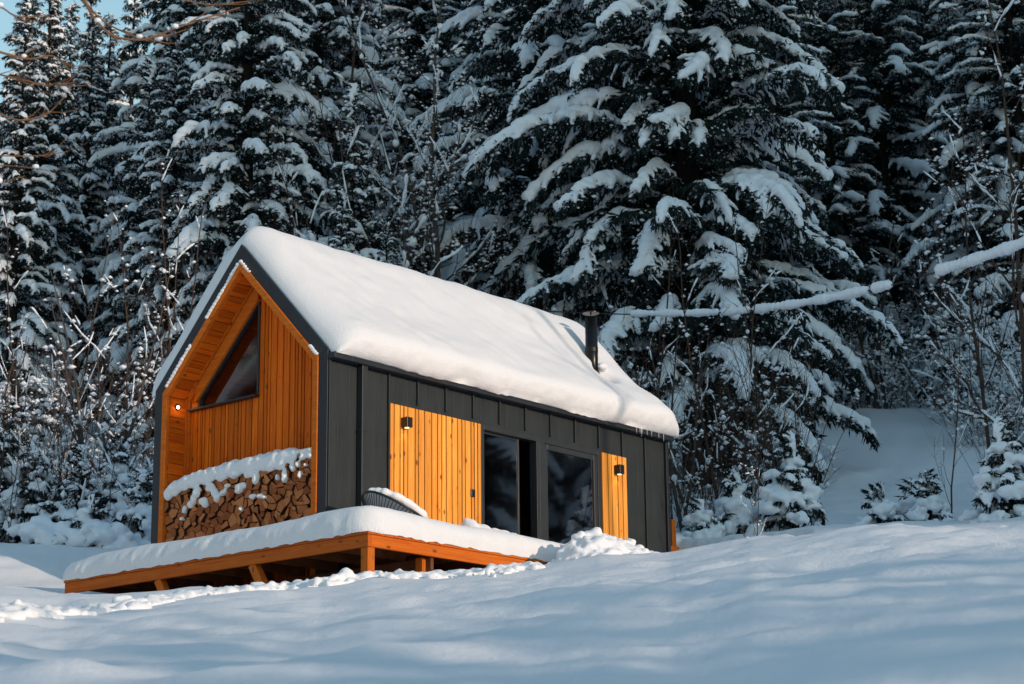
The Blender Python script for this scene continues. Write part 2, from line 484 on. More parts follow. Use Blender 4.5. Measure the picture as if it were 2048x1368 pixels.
def mesh_arrays(me):
    me.calc_loop_triangles()
    v = np.zeros(len(me.vertices) * 3, np.float32); me.vertices.foreach_get('co', v)
    f = np.zeros(len(me.loop_triangles) * 3, np.int32); me.loop_triangles.foreach_get('vertices', f)
    return v.reshape(-1, 3), f.reshape(-1, 3)

# ------------------------------------------------------------------ the cabin
L_, W_, ZE, ZA = 6.89, 3.27, 2.52, 4.21
ZB = -.3
RISE = (ZA - ZE) / (W_ / 2)
REC = .36                                   # depth of the recess in the gable
def prof(off):                              # gable outline set in by off metres (right foot, right eave, ridge, left eave, left foot)
    k = math.sqrt(1 + RISE * RISE)
    dz = off * k
    ze = ZE - dz + RISE * off
    return [(off, ZB), (off, ze), (W_ / 2, ZA - dz), (W_ - off, ze), (W_ - off, ZB)]
def band(mb, o1, o2, x0, x1, segs=(0, 1, 2, 3)):
    p, q = prof(o1), prof(o2)
    for i in segs:
        a, b, c, d = p[i], p[i + 1], q[i + 1], q[i]
        v = [(x0, *a), (x0, *b), (x0, *c), (x0, *d), (x1, *a), (x1, *b), (x1, *c), (x1, *d)]
        mb.hexa(v)

house = thing('cabin', 'small black metal-clad cabin with steep gable roof and orange timber front', 'cabin')
WX0, WX1, WZ1 = 2.80, 5.33, 2.025
# long wall with the opening for the glazed doors, other walls, roof
m = MB()
p0, p1 = prof(0), prof(.15)
def wall_piece(mb, xa, xb, z0, z1=None):
    za = ZE if z1 is None else z1; zb = prof(.15)[1][1] if z1 is None else z1
    mb.hexa([(xa, 0, z0), (xb, 0, z0), (xb, .15, z0), (xa, .15, z0), (xa, 0, za), (xb, 0, za), (xb, .15, zb), (xa, .15, zb)])
wall_piece(m, 0, WX0, ZB)
wall_piece(m, WX0, WX1, WZ1)
wall_piece(m, WX1, L_, ZB)
m.box(WX0, WX1, 0, .15, ZB, -.05)
wall = m.build('wall', METAL, house)
m = MB()
for k in range(-2, 12):
    x = (k + 2) * .53
    if k == -2: x += .015
    if k == 11: x = L_ - .02
    z0 = ZB
    if 0 < k < 4 or 4 <= k <= 8: z0 = 2.075
    if k == 9: z0 = ZB
    m.box(x - .013, x + .013, -.034, 0, z0, 2.43)
    if k < 11:
        for q in (.31, .68):
            xx = x + .53 * q
            zz = 2.05 if 1.05 < xx < 5.9 else ZB
            m.box(xx - .008, xx + .008, -.005, 0, zz, 2.43)
m.build('seam', METAL, wall, bevel=.003)
m = MB(); band(m, 0, .15, 0, L_, (3,)); m.build('wall', METAL_DARK, house)
m = MB(); band(m, 0, .15, 0, L_, (1, 2)); roof = m.build('roof', METAL_DARK, house)
m = MB()                                    # rear gable
p = prof(.15)
m.add([(L_ - .12, *q) for q in p] + [(L_ - .02, *q) for q in p], [(0, 1, 6, 5)])
m.poly += [[0, 1, 2, 3, 4], [9, 8, 7, 6, 5]]
m.build('rear_wall', METAL_DARK, house)
# dark flashing round the gable edge and at the corners
m = MB()
band(m, -.012, .15, -.014, 0.0)
m.build('gable_flashing', METAL_DARK, house, bevel=.004)
m = MB(); m.box(L_ - .05, L_ + .012, -.045, 0, ZB, 2.44); m.build('corner_flashing', METAL_DARK, house, bevel=.004)
# timber lining of the recess
m = MB(); band(m, .15, .24, -.03, .03); m.build('gable_trim', PINE_Y, house, bevel=.004)
m = MB(); band(m, .15, .235, .03, REC + .06); m.build('lining', ROOM, house)
soff = MB()
rnd = random.Random(3)
def soffit_run(a, b, nrm):                  # boards run along x, stacked from a to b (points in the yz plane)
    a = np.array(a); b = np.array(b); t = b - a; ln = np.linalg.norm(t); t /= ln; nrm = np.array(nrm)
    s = 0
    while s < ln - .02:
        w = min(rnd.choice([.075, .10, .12, .15]), ln - s)
        q0 = a + t * (s + .006); q1 = a + t * (s + w - .006)
        th = .014 + rnd.random() * .004
        v = []
        for x in (.03, REC - .075):
            v += [(x, *q0), (x, *q1), (x, *(q1 + nrm * th)), (x, *(q0 + nrm * th))]
        soff.hexa(v)
        s += w
P = prof(.235)
k = 1 / math.sqrt(1 + RISE * RISE)
soffit_run(P[4], P[3], (-1, 0)); soffit_run(P[3], P[2], (-RISE * k, -k)); soffit_run(P[1], P[2], (RISE * k, -k)); soffit_run(P[0], P[1], (1, 0))
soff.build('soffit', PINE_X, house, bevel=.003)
m = MB()                                    # strips that frame the back of the recess
band(m, .235, .262, REC - .072, REC - .004)
band(m, .264, .292, REC - .036, REC - .001)
m.build('cove_strip', PINE_Y, house, bevel=.003)
# gable front: upright boards round a triangular window
WY0, WY1, WZ0 = 1.66, 2.79, 2.265           # window: right edge on the ridge line, left edge, sill
def roof_in(y, off=.235):
    dz = off * math.sqrt(1 + RISE * RISE)
    return ZE - dz + RISE * (W_ - y if y > W_ / 2 else y)
def glass_top(y): return 2.40 + (WY1 - y) * 1.0
m = MB(); rnd = random.Random(11)
y = .235
while y < W_ - .24:
    w = min(rnd.choice([.055, .07, .085, .10, .12]), W_ - .235 - y)
    ya, yb = y + .008, y + w - .008
    if ya < WY0 < yb: yb = WY0 - .003; w = WY0 - y
    if ya < WY1 < yb: yb = WY1 - .003; w = WY1 - y
    x0 = REC + rnd.random() * .004; x1 = x0 + .022
    inw = (ya + yb) / 2 > WY0 and (ya + yb) / 2 < WY1
    za, zb = (WZ0 - .02, WZ0 - .02) if inw else (roof_in(ya), roof_in(yb))
    m.hexa([(x0, ya, ZB), (x1, ya, ZB), (x1, yb, ZB), (x0, yb, ZB), (x0, ya, za), (x1, ya, za), (x1, yb, zb), (x0, yb, zb)])
    y += w
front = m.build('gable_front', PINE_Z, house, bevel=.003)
m = MB()                                    # backing behind the boards, open at the window
xa, xb = REC + .03, REC + .06
pts = [(.2, ZB), (.2, roof_in(.2)), (W_ / 2, roof_in(W_ / 2)), (WY0, roof_in(WY0)), (WY0, WZ0), (WY0, ZB)]
m.add([(xa, *q) for q in pts], np.zeros((0, 4), int)); m.poly.append(list(range(len(pts))))
m.add([(xa, .2 + WY0 - .2, ZB), (xa, W_ - .2, ZB), (xa, W_ - .2, WZ0), (xa, WY0, WZ0)], [(0, 1, 2, 3)])
m.add([(xa, WY1, WZ0), (xa, W_ - .2, WZ0), (xa, W_ - .2, roof_in(W_ - .2)), (xa, WY1, roof_in(WY1))], [(0, 1, 2, 3)])
m.build('gable_backing', BLACK, house)
# triangular window
gw = MB()
t = .035
def tri_edge(a, b, w):
    gw.bar((REC + .005, *a), (REC + .005, *b), w, .05, (1, 0, 0))
tri_edge((WY0, WZ0), (WY0, glass_top(WY0)), .03); tri_edge((WY0, WZ0), (WY1, WZ0), .03); tri_edge((WY1, WZ0), (WY1, glass_top(WY1)), .03); tri_edge((WY1, glass_top(WY1)), (WY0, glass_top(WY0)), .03)
gwin = gw.build('gable_window', FRAME, house)
m = MB(); m.add([(REC + .02, WY0, WZ0), (REC + .02, WY1, WZ0), (REC + .02, WY1, glass_top(WY1)), (REC + .02, WY0, glass_top(WY0))], [(3, 2, 1, 0)])
m.build('pane', GLASS_GABLE, gwin)
m = MB(); m.box(REC - .085, REC + .01, WY0 - .02, WY1 + .18, WZ0 - .018, WZ0 + .004); m.build('sill', METAL_DARK, gwin)
m = MB()
def beam_pt(yy, zz): return (REC - .03, yy, zz)
o_b = .155
yA, yB = WY1 + .05, WY0 - .01
v = []
for x in (REC - .06, REC + .0):
    v += [(x, yA, glass_top(yA)), (x, yB, glass_top(yB)), (x, yB, roof_in(yB, .293)), (x, yA, roof_in(yA, .293))]
m.hexa(v)
m.box(REC - .05, REC + .0, WY1 + .012, WY1 + .125, WZ0 + .006, glass_top(WY1 + .05) - .004)
m.build('gable_beam', PINE_Y, house, bevel=.004)
# inside
m = MB(); m.box(.5, L_ - .13, .16, W_ - .16, -.06, -.02); m.box(.5, L_ - .13, W_ - .2, W_ - .152, -.02, 2.4); m.build('interior', ROOM, house)
m = MB(); band(m, .152, .19, REC + .07, L_ - .13, (1, 2)); m.build('ceiling', PINE_X, house)
m = MB(); m.box(4.62, 4.72, .55, .65, -.02, 2.35); m.build('interior_post', plain_mat('post_paint', (.28, .16, .09), .7, 0, .2, 3), house)
m = MB()
for i in range(14):
    m.box(4.78 + i * .012, 4.79 + i * .012, .34 + .03 * (i % 2), .36 + .03 * (i % 2), .0, 2.3)
m.build('curtain', plain_mat('curtain_cloth', (.25, .38, .40), .9, 0, .1, 3), house)
# downlight in the left lining
m = MB(); m.tube([(.15, W_ - .262, 2.287), (.15, W_ - .250, 2.287)], [.045, .045], 20)
dl = m.build('downlight', BLACK, house)
m = MB(); m.tube([(.15, W_ - .2675, 2.287), (.15, W_ - .2625, 2.287)], [.024, .024], 20)
m.build('bulb', emit_mat('warm_bulb', (1, .84, .60), 4), dl)
ld = bpy.data.lights.new('downlight_glow', 'POINT'); ld.energy = .18; ld.color = (1, .62, .28); ld.shadow_soft_size = .03
lo = bpy.data.objects.new('downlight_glow', ld); lo.location = (.13, W_ - .33, 2.27); COL.objects.link(lo); lo.parent = dl

# pale pine panels on the long wall
def panel(x0, x1, seed):
    m = MB(); r = random.Random(seed); x = x0
    while x < x1 - .02:
        w = min(r.choice([.065, .075, .085, .11, .135]), x1 - x)
        if x1 - x - w < .05: w = x1 - x
        yo = r.random() * .004
        m.box(x + .008, x + w - .009, -.036 - yo, -.006, -.1, WZ1 - .01)
        x += w
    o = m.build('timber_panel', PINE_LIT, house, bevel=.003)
    b = MB(); b.box(x0, x1, -.006, -.001, -.1, WZ1 - .012); b.build('panel_backing', BLACK, o)
    return o
panel(1.065, 2.785, 8); panel(5.335, 5.905, 5)

def wall_lamp(x, z):
    m = MB(); m.box(x - .05, x + .05, -.15, -.042, z - .065, z + .065)
    o = m.build('wall_lamp', BLACK, house, bevel=.004)
    m = MB(); m.tube([(x, -.096, z - .0665), (x, -.096, z - .0715)], [.03, .03], 16)
    m.build('bulb', emit_mat('lamp_bulb', (1, .75, .35), 1.2), o)
    d = bpy.data.lights.new('lamp_glow', 'SPOT'); d.energy = .35; d.color = (1, .65, .22); d.spot_size = rad(95); d.shadow_soft_size = .02
    l = bpy.data.objects.new('lamp_glow', d); l.location = (x, -.096, z - .08); COL.objects.link(l); l.parent = o
wall_lamp(1.31, 1.79); wall_lamp(5.655, 1.80)
m = MB(); m.box(2.565, 2.645, -.052, -.04, 1.01, 1.11); m.box(2.572, 2.638, -.060, -.052, 1.02, 1.10)
m.build('wall_switch', BLACK, house, bevel=.003)

# glazed sliding doors
def frame_rect(mb, x0, x1, z0, z1, t, y0, y1):
    mb.box(x0, x0 + t, y0, y1, z0, z1); mb.box(x1 - t, x1, y0, y1, z0, z1)
    mb.box(x0 + t, x1 - t, y0, y1, z1 - t, z1); mb.box(x0 + t, x1 - t, y0, y1, z0, z0 + t)
m = MB(); frame_rect(m, WX0 + .004, WX1 - .004, -.048, WZ1 - .004, .06, -.02, .10)
m.box(3.93, 4.10, -.026, .10, .014, WZ1 - .066)
m.box(3.985, 4.0, -.031, -.026, .014, WZ1 - .066)
door = m.build('window_frame', FRAME, house, bevel=.004)
m = MB(); frame_rect(m, 4.104, WX1 - .066, .014, WZ1 - .066, .075, -.008, .05); m.build('sash', FRAME, door, bevel=.004)
m = MB(); m.box(4.18, WX1 - .142, .015, .021, .09, WZ1 - .142); m.build('pane', GLASS, door)
m = MB(); frame_rect(m, 2.866, 3.66, .014, WZ1 - .066, .03, .055, .09); m.build('sliding_door', FRAME, door, bevel=.004)
m = MB(); m.box(2.898, 3.628, .068, .074, .045, WZ1 - .098); m.build('pane', GLASS, door)

# gutter, downpipe
m = MB()
m.box(-.01, L_ + .03, -.135, -.128, 2.402, 2.478); m.box(-.01, L_ + .03, -.128, -.02, 2.399, 2.407); m.box(-.012, -.004, -.13, -.02, 2.407, 2.475)
for i in range(12):
    x = .3 + i * .56
    m.box(x - .012, x + .012, -.141, -.135, 2.398, 2.482)
m.build('gutter', METAL_DARK, house, bevel=.003)
m = MB(); m.box(.50, .60, -.105, -.012, ZB, 2.398); m.box(.49, .61, -.11, -.01, 1.55, 1.58); m.box(.49, .61, -.11, -.01, .5, .53)
m.build('downpipe', METAL, house, bevel=.008)
# icicles at the right end of the gutter
r = random.Random(4)
ICE = plain_mat('ice', (.75, .8, .82), .15, 0, 0, 1, .6)
for i in range(8):
    x = 5.95 + r.random() * .75; l = .01 + r.random() * .055
    m = MB(); m.tube([(x, -.16, 2.46), (x, -.16, 2.40 - l)], [.005, .001], 5)
    tag(m.build('icicle', ICE), 'small icicle under the eave snow at the far end', 'icicle', 'icicles under the eave')

# chimney
FX, FY = 6.05, .68
fl_z = ZE + RISE * FY
m = MB(); m.tube([(FX, FY, fl_z - .25), (FX, FY, 4.265)], [.092, .092], 28)
flue = m.build('flue', FLUE, house, smooth=False)
flue.data.polygons.foreach_set('use_smooth', np.ones(len(flue.data.polygons), bool))
m = MB()
m.tube([(FX, FY, 3.72), (FX, FY, 3.725), (FX, FY, 3.73), (FX, FY, 3.79), (FX, FY, 3.795), (FX, FY, 3.80)], [.0935, .0975, .095, .095, .0975, .0935], 28)
m.build('collar', FLUE, flue)
m = MB()
m.tube([(FX, FY, 4.26), (FX, FY, 4.36)], [.012, .012], 6)
m.tube([(FX, FY, 4.325), (FX, FY, 4.337), (FX, FY, 4.365)], [.125, .125, .03], 24)
m.build('rain_cap', FLUE, flue)
m = MB(); m.tube([(FX, FY, fl_z + .04), (FX, FY, fl_z + .22)], [.17, .10], 24); m.build('storm_collar', FLUE, flue)

# ------------------------------------------------------------------ snow on the roof
def roof_snow():
    X0, X1 = .015, L_ + .10
    nu, nv = 260, 150
    T = .345
    # centre line of the roof surface from the right eave to the left eave
    ea, eb = -.15, W_ + .12
    za = ZE + RISE * ea; zb = ZE + RISE * (W_ - eb)
    pr = [np.array([ea, za]), np.array([W_ / 2, ZA]), np.array([eb, zb])]
    l1 = np.linalg.norm(pr[1] - pr[0]); l2 = np.linalg.norm(pr[2] - pr[1]); LT = l1 + l2
    u = np.linspace(0, 1, nu)
    u = .5 * (u + (1 - np.cos(u * pi)) / 2)
    s = np.linspace(0, 1, nv); s = .35 * s + .65 * (1 - np.cos(s * pi)) / 2
    U, S = np.meshgrid(u, s, indexing='ij')
    X = X0 + (X1 - X0) * U
    d = S * LT
    kk = 1 / math.sqrt(1 + RISE * RISE)
    # surface point and normal, blended over the ridge
    w = sstep(l1 - .32, l1 + .32, d)
    y1_ = ea + (W_ / 2 - ea) * d / l1; z1_ = za + (ZA - za) * d / l1
    y2_ = W_ / 2 + (eb - W_ / 2) * (d - l1) / l2; z2_ = ZA + (zb - ZA) * (d - l1) / l2
    yb_ = np.where(d < l1, y1_, y2_); zb_ = np.where(d < l1, z1_, z2_)
    zb_ = np.maximum(zb_, 2.47)
    ny = (1 - w) * (-RISE * kk) + w * (RISE * kk); nz = np.full_like(ny, kk)
    nn = np.hypot(ny, nz); ny /= nn; nz /= nn
    # thickness: round shoulders at eaves and at the gable ends
    def shoulder(q, r): return np.sqrt(np.clip(1 - (1 - np.clip(q / r, 0, 1)) ** 2, 0, 1))
    de = np.minimum(d, LT - d)
    th = T * (.06 + .94 * shoulder(de, .30))
    dn = X - X0; df = X1 - X
    th = th * (.10 + .90 * shoulder(dn, .42) ** 1.1) * (.06 + .94 * shoulder(df, .40))
    th = th * (1 + .10 * vnoise(X * .6, d * .8) + .05 * vnoise(X * 1.7, d * 1.9 + 5))
    th = th * np.where(d < l1, 1 + .12 * (1 - sstep(.35, 1.2, d)), 1 + .40 * sstep(l1, l1 + .5, d))
    th = th + .012 * vnoise(X * 5, d * 5) * np.clip(th / T, 0, 1)
    # melted hollow round the flue and the furrow running down from it
    cx, cy = FX, FY
    dchim = (FY - ea) / (W_ / 2 - ea) * l1
    r1 = np.hypot(X - FX - .05, (d - dchim) * .9 + .02)
    th = th * (1 - .55 * np.exp(-(r1 / .19) ** 4))
    down = np.clip((dchim - d) / dchim, 0, 1)
    fur = np.exp(-((X - FX + .02 - .0 * down) / .17) ** 2) * (d < dchim)
    th = th - th * .12 * fur * (1 - .75 * down)
    # near the far end the slab lies thinner
    th = th * (1 - .17 * sstep(5.62, 6.02, X) * sstep(.45, 1.15, d) * (1 - sstep(dchim + .2, dchim + .9, d)))
    Y = yb_ + ny * th; Z = zb_ + nz * th
    # eave faces hang nearly upright
    fe = np.clip(1 - de / .16, 0, 1) ** 1.5
    Z = Z - fe * .03 * np.clip(1 + .6 * vnoise(X * 3.5, S * 0 + 2) + .35 * vnoise(X * 11, S * 0 + 3), .3, 1.6)
    Y = Y - np.where(d < l1, 1, -1) * fe * .018 * vnoise(X * 2.2, S * 0 + 8)
    face = np.clip(1 - np.abs(de - .06) / .12, 0, 1)
    Y = Y + np.where(d < l1, -1, 1) * face * (.012 * vnoise(X * 9, Z * 9))
    Yb = yb_ + ny * .004; Zb = zb_ + nz * .004
    hang = fe * (.012 + .026 * np.clip(vnoise(X * 1.7, S * 0 + 6) + .4 * vnoise(X * 12, S * 0 + 1), 0, 1)); Zb = Zb - hang; Z = np.maximum(Z - hang, Zb + .006)
    top = np.stack([X, Y, Z], -1)
    bot = np.stack([X, Yb, Zb - .0], -1)
    mb = MB()
    i = np.arange(nu - 1)[:, None]; k = np.arange(nv - 1)[None, :]
    f = np.stack([i * nv + k, (i + 1) * nv + k, (i + 1) * nv + k + 1, i * nv + k + 1], -1).reshape(-1, 4)
    mb.add(np.concatenate([top.reshape(-1, 3), bot.reshape(-1, 3)]), np.concatenate([f, f[:, ::-1] + nu * nv]))
    n = nu * nv
    e = []
    for i in range(nu - 1):
        e.append((i * nv, n + i * nv, n + (i + 1) * nv, (i + 1) * nv)); j = nv - 1
        e.append((i * nv + j, (i + 1) * nv + j, n + (i + 1) * nv + j, n + i * nv + j))
    for k in range(nv - 1):
        e.append((k, k + 1, n + k + 1, n + k)); b = (nu - 1) * nv
        e.append((b + k, n + b + k, n + b + k + 1, b + k + 1))
    mb.f[4].append(np.array(e, np.int32))
    o = mb.build('roof_snow', SNOW_ROOF, smooth=True)
    return tag(o, 'thick sunlit snow blanket on the cabin roof', 'snow')
roof_snow()
# thin strips of snow caught on the gable trim
def strip_snow(y0, z0, y1, z1, w, label):
    n = max(4, int(math.hypot(y1 - y0, z1 - z0) / .05)); r = random.Random(int(y0 * 1000))
    bl = []
    for i in range(n + 1):
        t = i / n
        bl.append(((-.028 + r.uniform(-.006, .006), y0 + (y1 - y0) * t, z0 + (z1 - z0) * t), (.028, .035, w * r.uniform(.6, 1.1))))
    o = link('snow_strip', merged(bl, .012, None, 2, SNOW, 'snow_strip'))
    tag(o, label, 'snow')
q = prof(.145)
def tr(t): return (q[3][0] + (q[2][0] - q[3][0]) * t, q[3][1] + (q[2][1] - q[3][1]) * t)
a, b = tr(.06), tr(.36); strip_snow(*a, *b, .035, 'thin strip of snow on the lower left gable trim')
a, b = tr(.58), tr(.97); strip_snow(*a, *b, .030, 'thin strip of snow on the upper left gable trim near the peak')
def tr2(t): return (q[1][0] + (q[2][0] - q[1][0]) * t, q[1][1] + (q[2][1] - q[1][1]) * t)
a, b = tr2(.02), tr2(.10); strip_snow(*a, *b, .025, 'scrap of snow on the right gable trim above the corner')
a, b = tr2(.88), tr2(.99); strip_snow(*a, *b, .025, 'scrap of snow on the right gable trim below the peak')
bl = [((FX + .12, FY - .10, fl_z + .30), (.09, .08, .06)), ((FX + .16, FY - .06, fl_z + .27), (.07, .08, .05)), ((FX + .06, FY - .13, fl_z + .28), (.07, .05, .05))]
tag(link('snow_clump', merged(bl, .02, None, 3, SNOW, 'snow_clump')), 'small clump of snow on the collar at the foot of the chimney', 'snow')

# ------------------------------------------------------------------ the deck
DX0, DX1, DY0, DY1, DZ = -1.165, 3.1, -1.886, 3.54, -.142
deck = thing('timber_deck', 'orange timber deck on posts round the cabin corner under a snow slab', 'deck', (0, 0, 0))
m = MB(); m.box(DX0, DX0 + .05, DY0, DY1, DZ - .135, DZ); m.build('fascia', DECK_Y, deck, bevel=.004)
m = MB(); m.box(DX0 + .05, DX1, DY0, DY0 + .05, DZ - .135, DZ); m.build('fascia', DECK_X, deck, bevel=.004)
m = MB(); m.box(DX0 - .004, DX0 + .06, DY0 - .004, DY0 + .10, DZ - .137, DZ - .02); m.build('corner_block', DECK_Y, deck, bevel=.004)
m = MB(); x = DX0 - .012
while x < -.02:
    m.box(x, min(x + .135, -.02), DY0 - .012, DY1 + .01, DZ + .003, DZ + .03); x += .14
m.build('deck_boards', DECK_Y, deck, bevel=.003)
m = MB(); y = DY0 - .012
while y < -.16:
    m.box(-.012, DX1, y, min(y + .135, -.15), DZ + .003, DZ + .03); y += .14
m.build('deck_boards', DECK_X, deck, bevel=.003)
m = MB()
for i in range(9): m.box(DX0 + .052, -.05, DY0 + .5 + i * .56, DY0 + .545 + i * .56, DZ - .13, DZ - .002)
for i in range(5): m.box(.3 + i * .6, .345 + i * .6, DY0 + .052, -.05, DZ - .13, DZ - .002)
m.box(-.10, -.05, DY0 + .052, DY1, DZ - .28, DZ - .14)
m.build('joists', plain_mat('shaded_joist', (.14, .055, .022), .85, 0, .3, 6, .1), deck)  # joists coloured dark to stand for the shade under the deck
m = MB(); m.box(-1.15, -1.04, -1.87, -1.76, -1.25, DZ - .136); m.build('post', DECK_Z, deck, bevel=.005)
m = MB(); m.bar((-1.10, .05, DZ - .13), (-1.10, -.50, -1.15), .11, .10, (1, 0, 0)); m.build('post', DECK_Z, deck, bevel=.005)
m = MB(); m.bar((-1.10, 1.75, DZ - .13), (-1.10, 1.40, -.85), .11, .10, (1, 0, 0)); m.build('post', DECK_Z, deck, bevel=.005)
for (x, y) in ((-.1, -1.7), (1.0, -1.78), (-.1, 0.9), (2.2, -1.78)):
    m = MB(); m.box(x - .055, x + .055, y - .055, y + .055, -1.3, DZ - .136); m.build('post', DECK_Z, deck, bevel=.005)

def slab_snow():
    """snow slab on the L-shaped deck: edges round and steep, top gently uneven"""
    T = .30; r = .17
    def spaced(a, b, step, fine):
        e = np.array([0, .002, .006, .014, .026, .042, .062, .09, .12, .16, .2])
        mid = np.arange(a + .2 + fine, b - .2, step)
        return np.concatenate([a + e, mid, b - e[::-1]])
    xs = spaced(DX0 - .02, DX1 + .3, .03, .03); ys = np.concatenate([spaced(DY0 - .02, DY1 + .02, .03, .03)])
    X, Y = np.meshgrid(xs, ys, indexing='ij')
    d = np.minimum(np.minimum(X - xs[0], Y - ys[0]), ys[-1] - Y)
    d = np.minimum(d, xs[-1] - X)
    # the near corner is rounded
    cx, cy, R = xs[0] + .3, ys[0] + .3, .3
    inc = (X < cx) & (Y < cy); d = np.where(inc, np.minimum(d, np.clip(R - np.hypot(X - cx, Y - cy), 0, 9)), d)
    q = np.clip(d / r, 0, 1)
    h = np.clip(1 - (1 - q) ** 2.6, 0, 1) ** .42
    Tn = T * (1 + .12 * vnoise(X * .7 + 3, Y * .7) + .05 * vnoise(X * 2, Y * 2))
    Tn = Tn + .03 * sstep(.9, .2, np.hypot(X - DX0 - .45, Y - DY0 - .5)) - .05 * sstep(2.2, 3.5, Y)
    Z = DZ + .032 + Tn * h + .006 * vnoise(X * 8, Y * 8) * q
    # the slab sags a little over its edge, with upright streaks
    out = np.clip(1 - d / .1, 0, 1)
    st = .016 * vnoise(Y * 7 + X * 7, h * 1.6) + .008 * vnoise(Y * 18 + X * 18, h * 3)
    wl = (X - xs[0] < .21); wr = (Y - ys[0] < .21)
    side = np.clip(np.sin(h * pi), 0, 1)
    X2 = X - np.where(wl & (d == X - xs[0]), (st * 1.2 + .02) * side, 0)
    Y2 = Y - np.where(wr & (d == Y - ys[0]), (st + .02) * side, 0)
    Z = np.where(h <= 0, Z + .012 * vnoise(X * 12, Y * 12) - .006, Z)
    nu, nv = X.shape
    i = np.arange(nu - 1)[:, None]; k = np.arange(nv - 1)[None, :]
    f = np.stack([i * nv + k, (i + 1) * nv + k, (i + 1) * nv + k + 1, i * nv + k + 1], -1)
    xm = (xs[:-1] + xs[1:]) / 2; ym = (ys[:-1] + ys[1:]) / 2
    keep = ~((xm[:, None] > .02) & (ym[None, :] > -.04))
    f = f[keep]
    mb = MB(); mb.add(np.stack([X2, Y2, Z], -1).reshape(-1, 3), f)
    o = mb.build('snow_slab', SNOW_ROOF, smooth=True)
    tag(o, 'long thick slab of snow on the timber deck', 'snow')
slab_snow()

# ------------------------------------------------------------------ firewood
def clip_poly(p, n, c):
    out = []
    for i in range(len(p)):
        a, b = p[i], p[(i + 1) % len(p)]
        da, db = a @ n - c, b @ n - c
        if da <= 0: out.append(a)
        if da * db < 0: out.append(a + (b - a) * da / (da - db))
    return out
def pile_top(y): return 1.17 + .10 * math.sin(min(max((3.0 - y) / 2.7, 0), 1) * pi * .62) - .10 * max(0, y - 2.75) / .25
LOG_SIDE = plain_mat('bark_gap_shade', (.055, .032, .02), .95, 0, .4, 20, .05)  # bark-dark log sides, shade of the gaps put into the colour
def firewood():
    r = random.Random(21); sites = []
    z = .24; row = 0
    while z < 1.34:
        y = .32 + (row % 2) * .09
        while y < 3.0:
            p = np.array([y + r.uniform(-.055, .055), z + r.uniform(-.04, .04)])
            if p[1] < pile_top(p[0]) - .03: sites.append(p)
            y += .162
        z += .110; row += 1
    S = np.array(sites); cells = []
    for i, s in enumerate(S):
        poly = [s + .125 * np.array([cos(a), .8 * sin(a)]) for a in np.linspace(0, 2 * pi, 11)[:-1]]
        for j in np.argsort(((S - s) ** 2).sum(1))[1:16]:
            n = S[j] - s; L = np.linalg.norm(n); n = n / L
            poly = clip_poly(poly, n, n @ s + L / 2 - .003)
            if len(poly) < 3: break
        if len(poly) < 3: continue
        # a trunk section is split into wedges
        c = np.mean(poly, axis=0) + np.array([r.uniform(-.02, .02), r.uniform(-.015, .015)])
        u = r.random(); k = 1 if u < .24 else 2 if u < .74 else 3
        if k == 1: cells.append(poly); continue
        a0 = r.random() * 2 * pi
        if k == 2:
            n = np.array([cos(a0), sin(a0)]); cells.append(clip_poly(poly, n, n @ c - .003)); cells.append(clip_poly(poly, -n, -n @ c - .003))
        else:
            angs = [a0, a0 + 2.09 + r.uniform(-.4, .4), a0 + 4.19 + r.uniform(-.4, .4)]
            for t in range(3):
                a, b = angs[t], angs[(t + 1) % 3]
                n1 = np.array([sin(a), -cos(a)]); n2 = np.array([-sin(b), cos(b)])
                p = clip_poly(poly, n1, n1 @ c - .003)
                if len(p) > 2: cells.append(clip_poly(p, n2, n2 @ c - .003))
    for poly in cells:
        for n, c in (((1, 0), 3.02), ((-1, 0), -.25)):
            if len(poly) > 2: poly = clip_poly(poly, np.array(n, float), c)
        if len(poly) < 3: continue
        P_ = np.array(poly); cen = P_.mean(0); P_ = P_ - cen
        if np.abs(np.cross(P_, np.roll(P_, -1, 0)).sum()) / 2 < .0017: continue
        P_ = P_ * r.uniform(.98, 1.03)
        m = len(P_); x0 = .012 + r.uniform(-.035, .03)
        tilt = r.uniform(-.12, .12), r.uniform(-.12, .12)
        v = []
        for dx, sc in [(0.0, .93), (.005, 1.0), (.32, .98)]:
            for q in P_: v.append((dx + (tilt[0] * q[0] + tilt[1] * q[1] if dx < .1 else 0), q[0] * sc, q[1] * sc))
        mb = MB(); f = []
        for a in range(2):
            for b in range(m): f.append((a * m + b, a * m + (b + 1) % m, (a + 1) * m + (b + 1) % m, (a + 1) * m + b))
        mb.add(v, f); mb.poly.append(list(range(m))[::-1]); mb.poly.append([2 * m + b for b in range(m)])
        o = mb.build('firewood_log', LOG)
        o.data.materials.append(LOG_SIDE)
        for pi_, p in enumerate(o.data.polygons): p.material_index = 1 if m <= pi_ < 2 * m else 0
        o.location = (x0, cen[0], cen[1])
        tag(o, 'split firewood log stacked in the woodpile under the gable', 'log', 'split logs of the woodpile')
firewood()
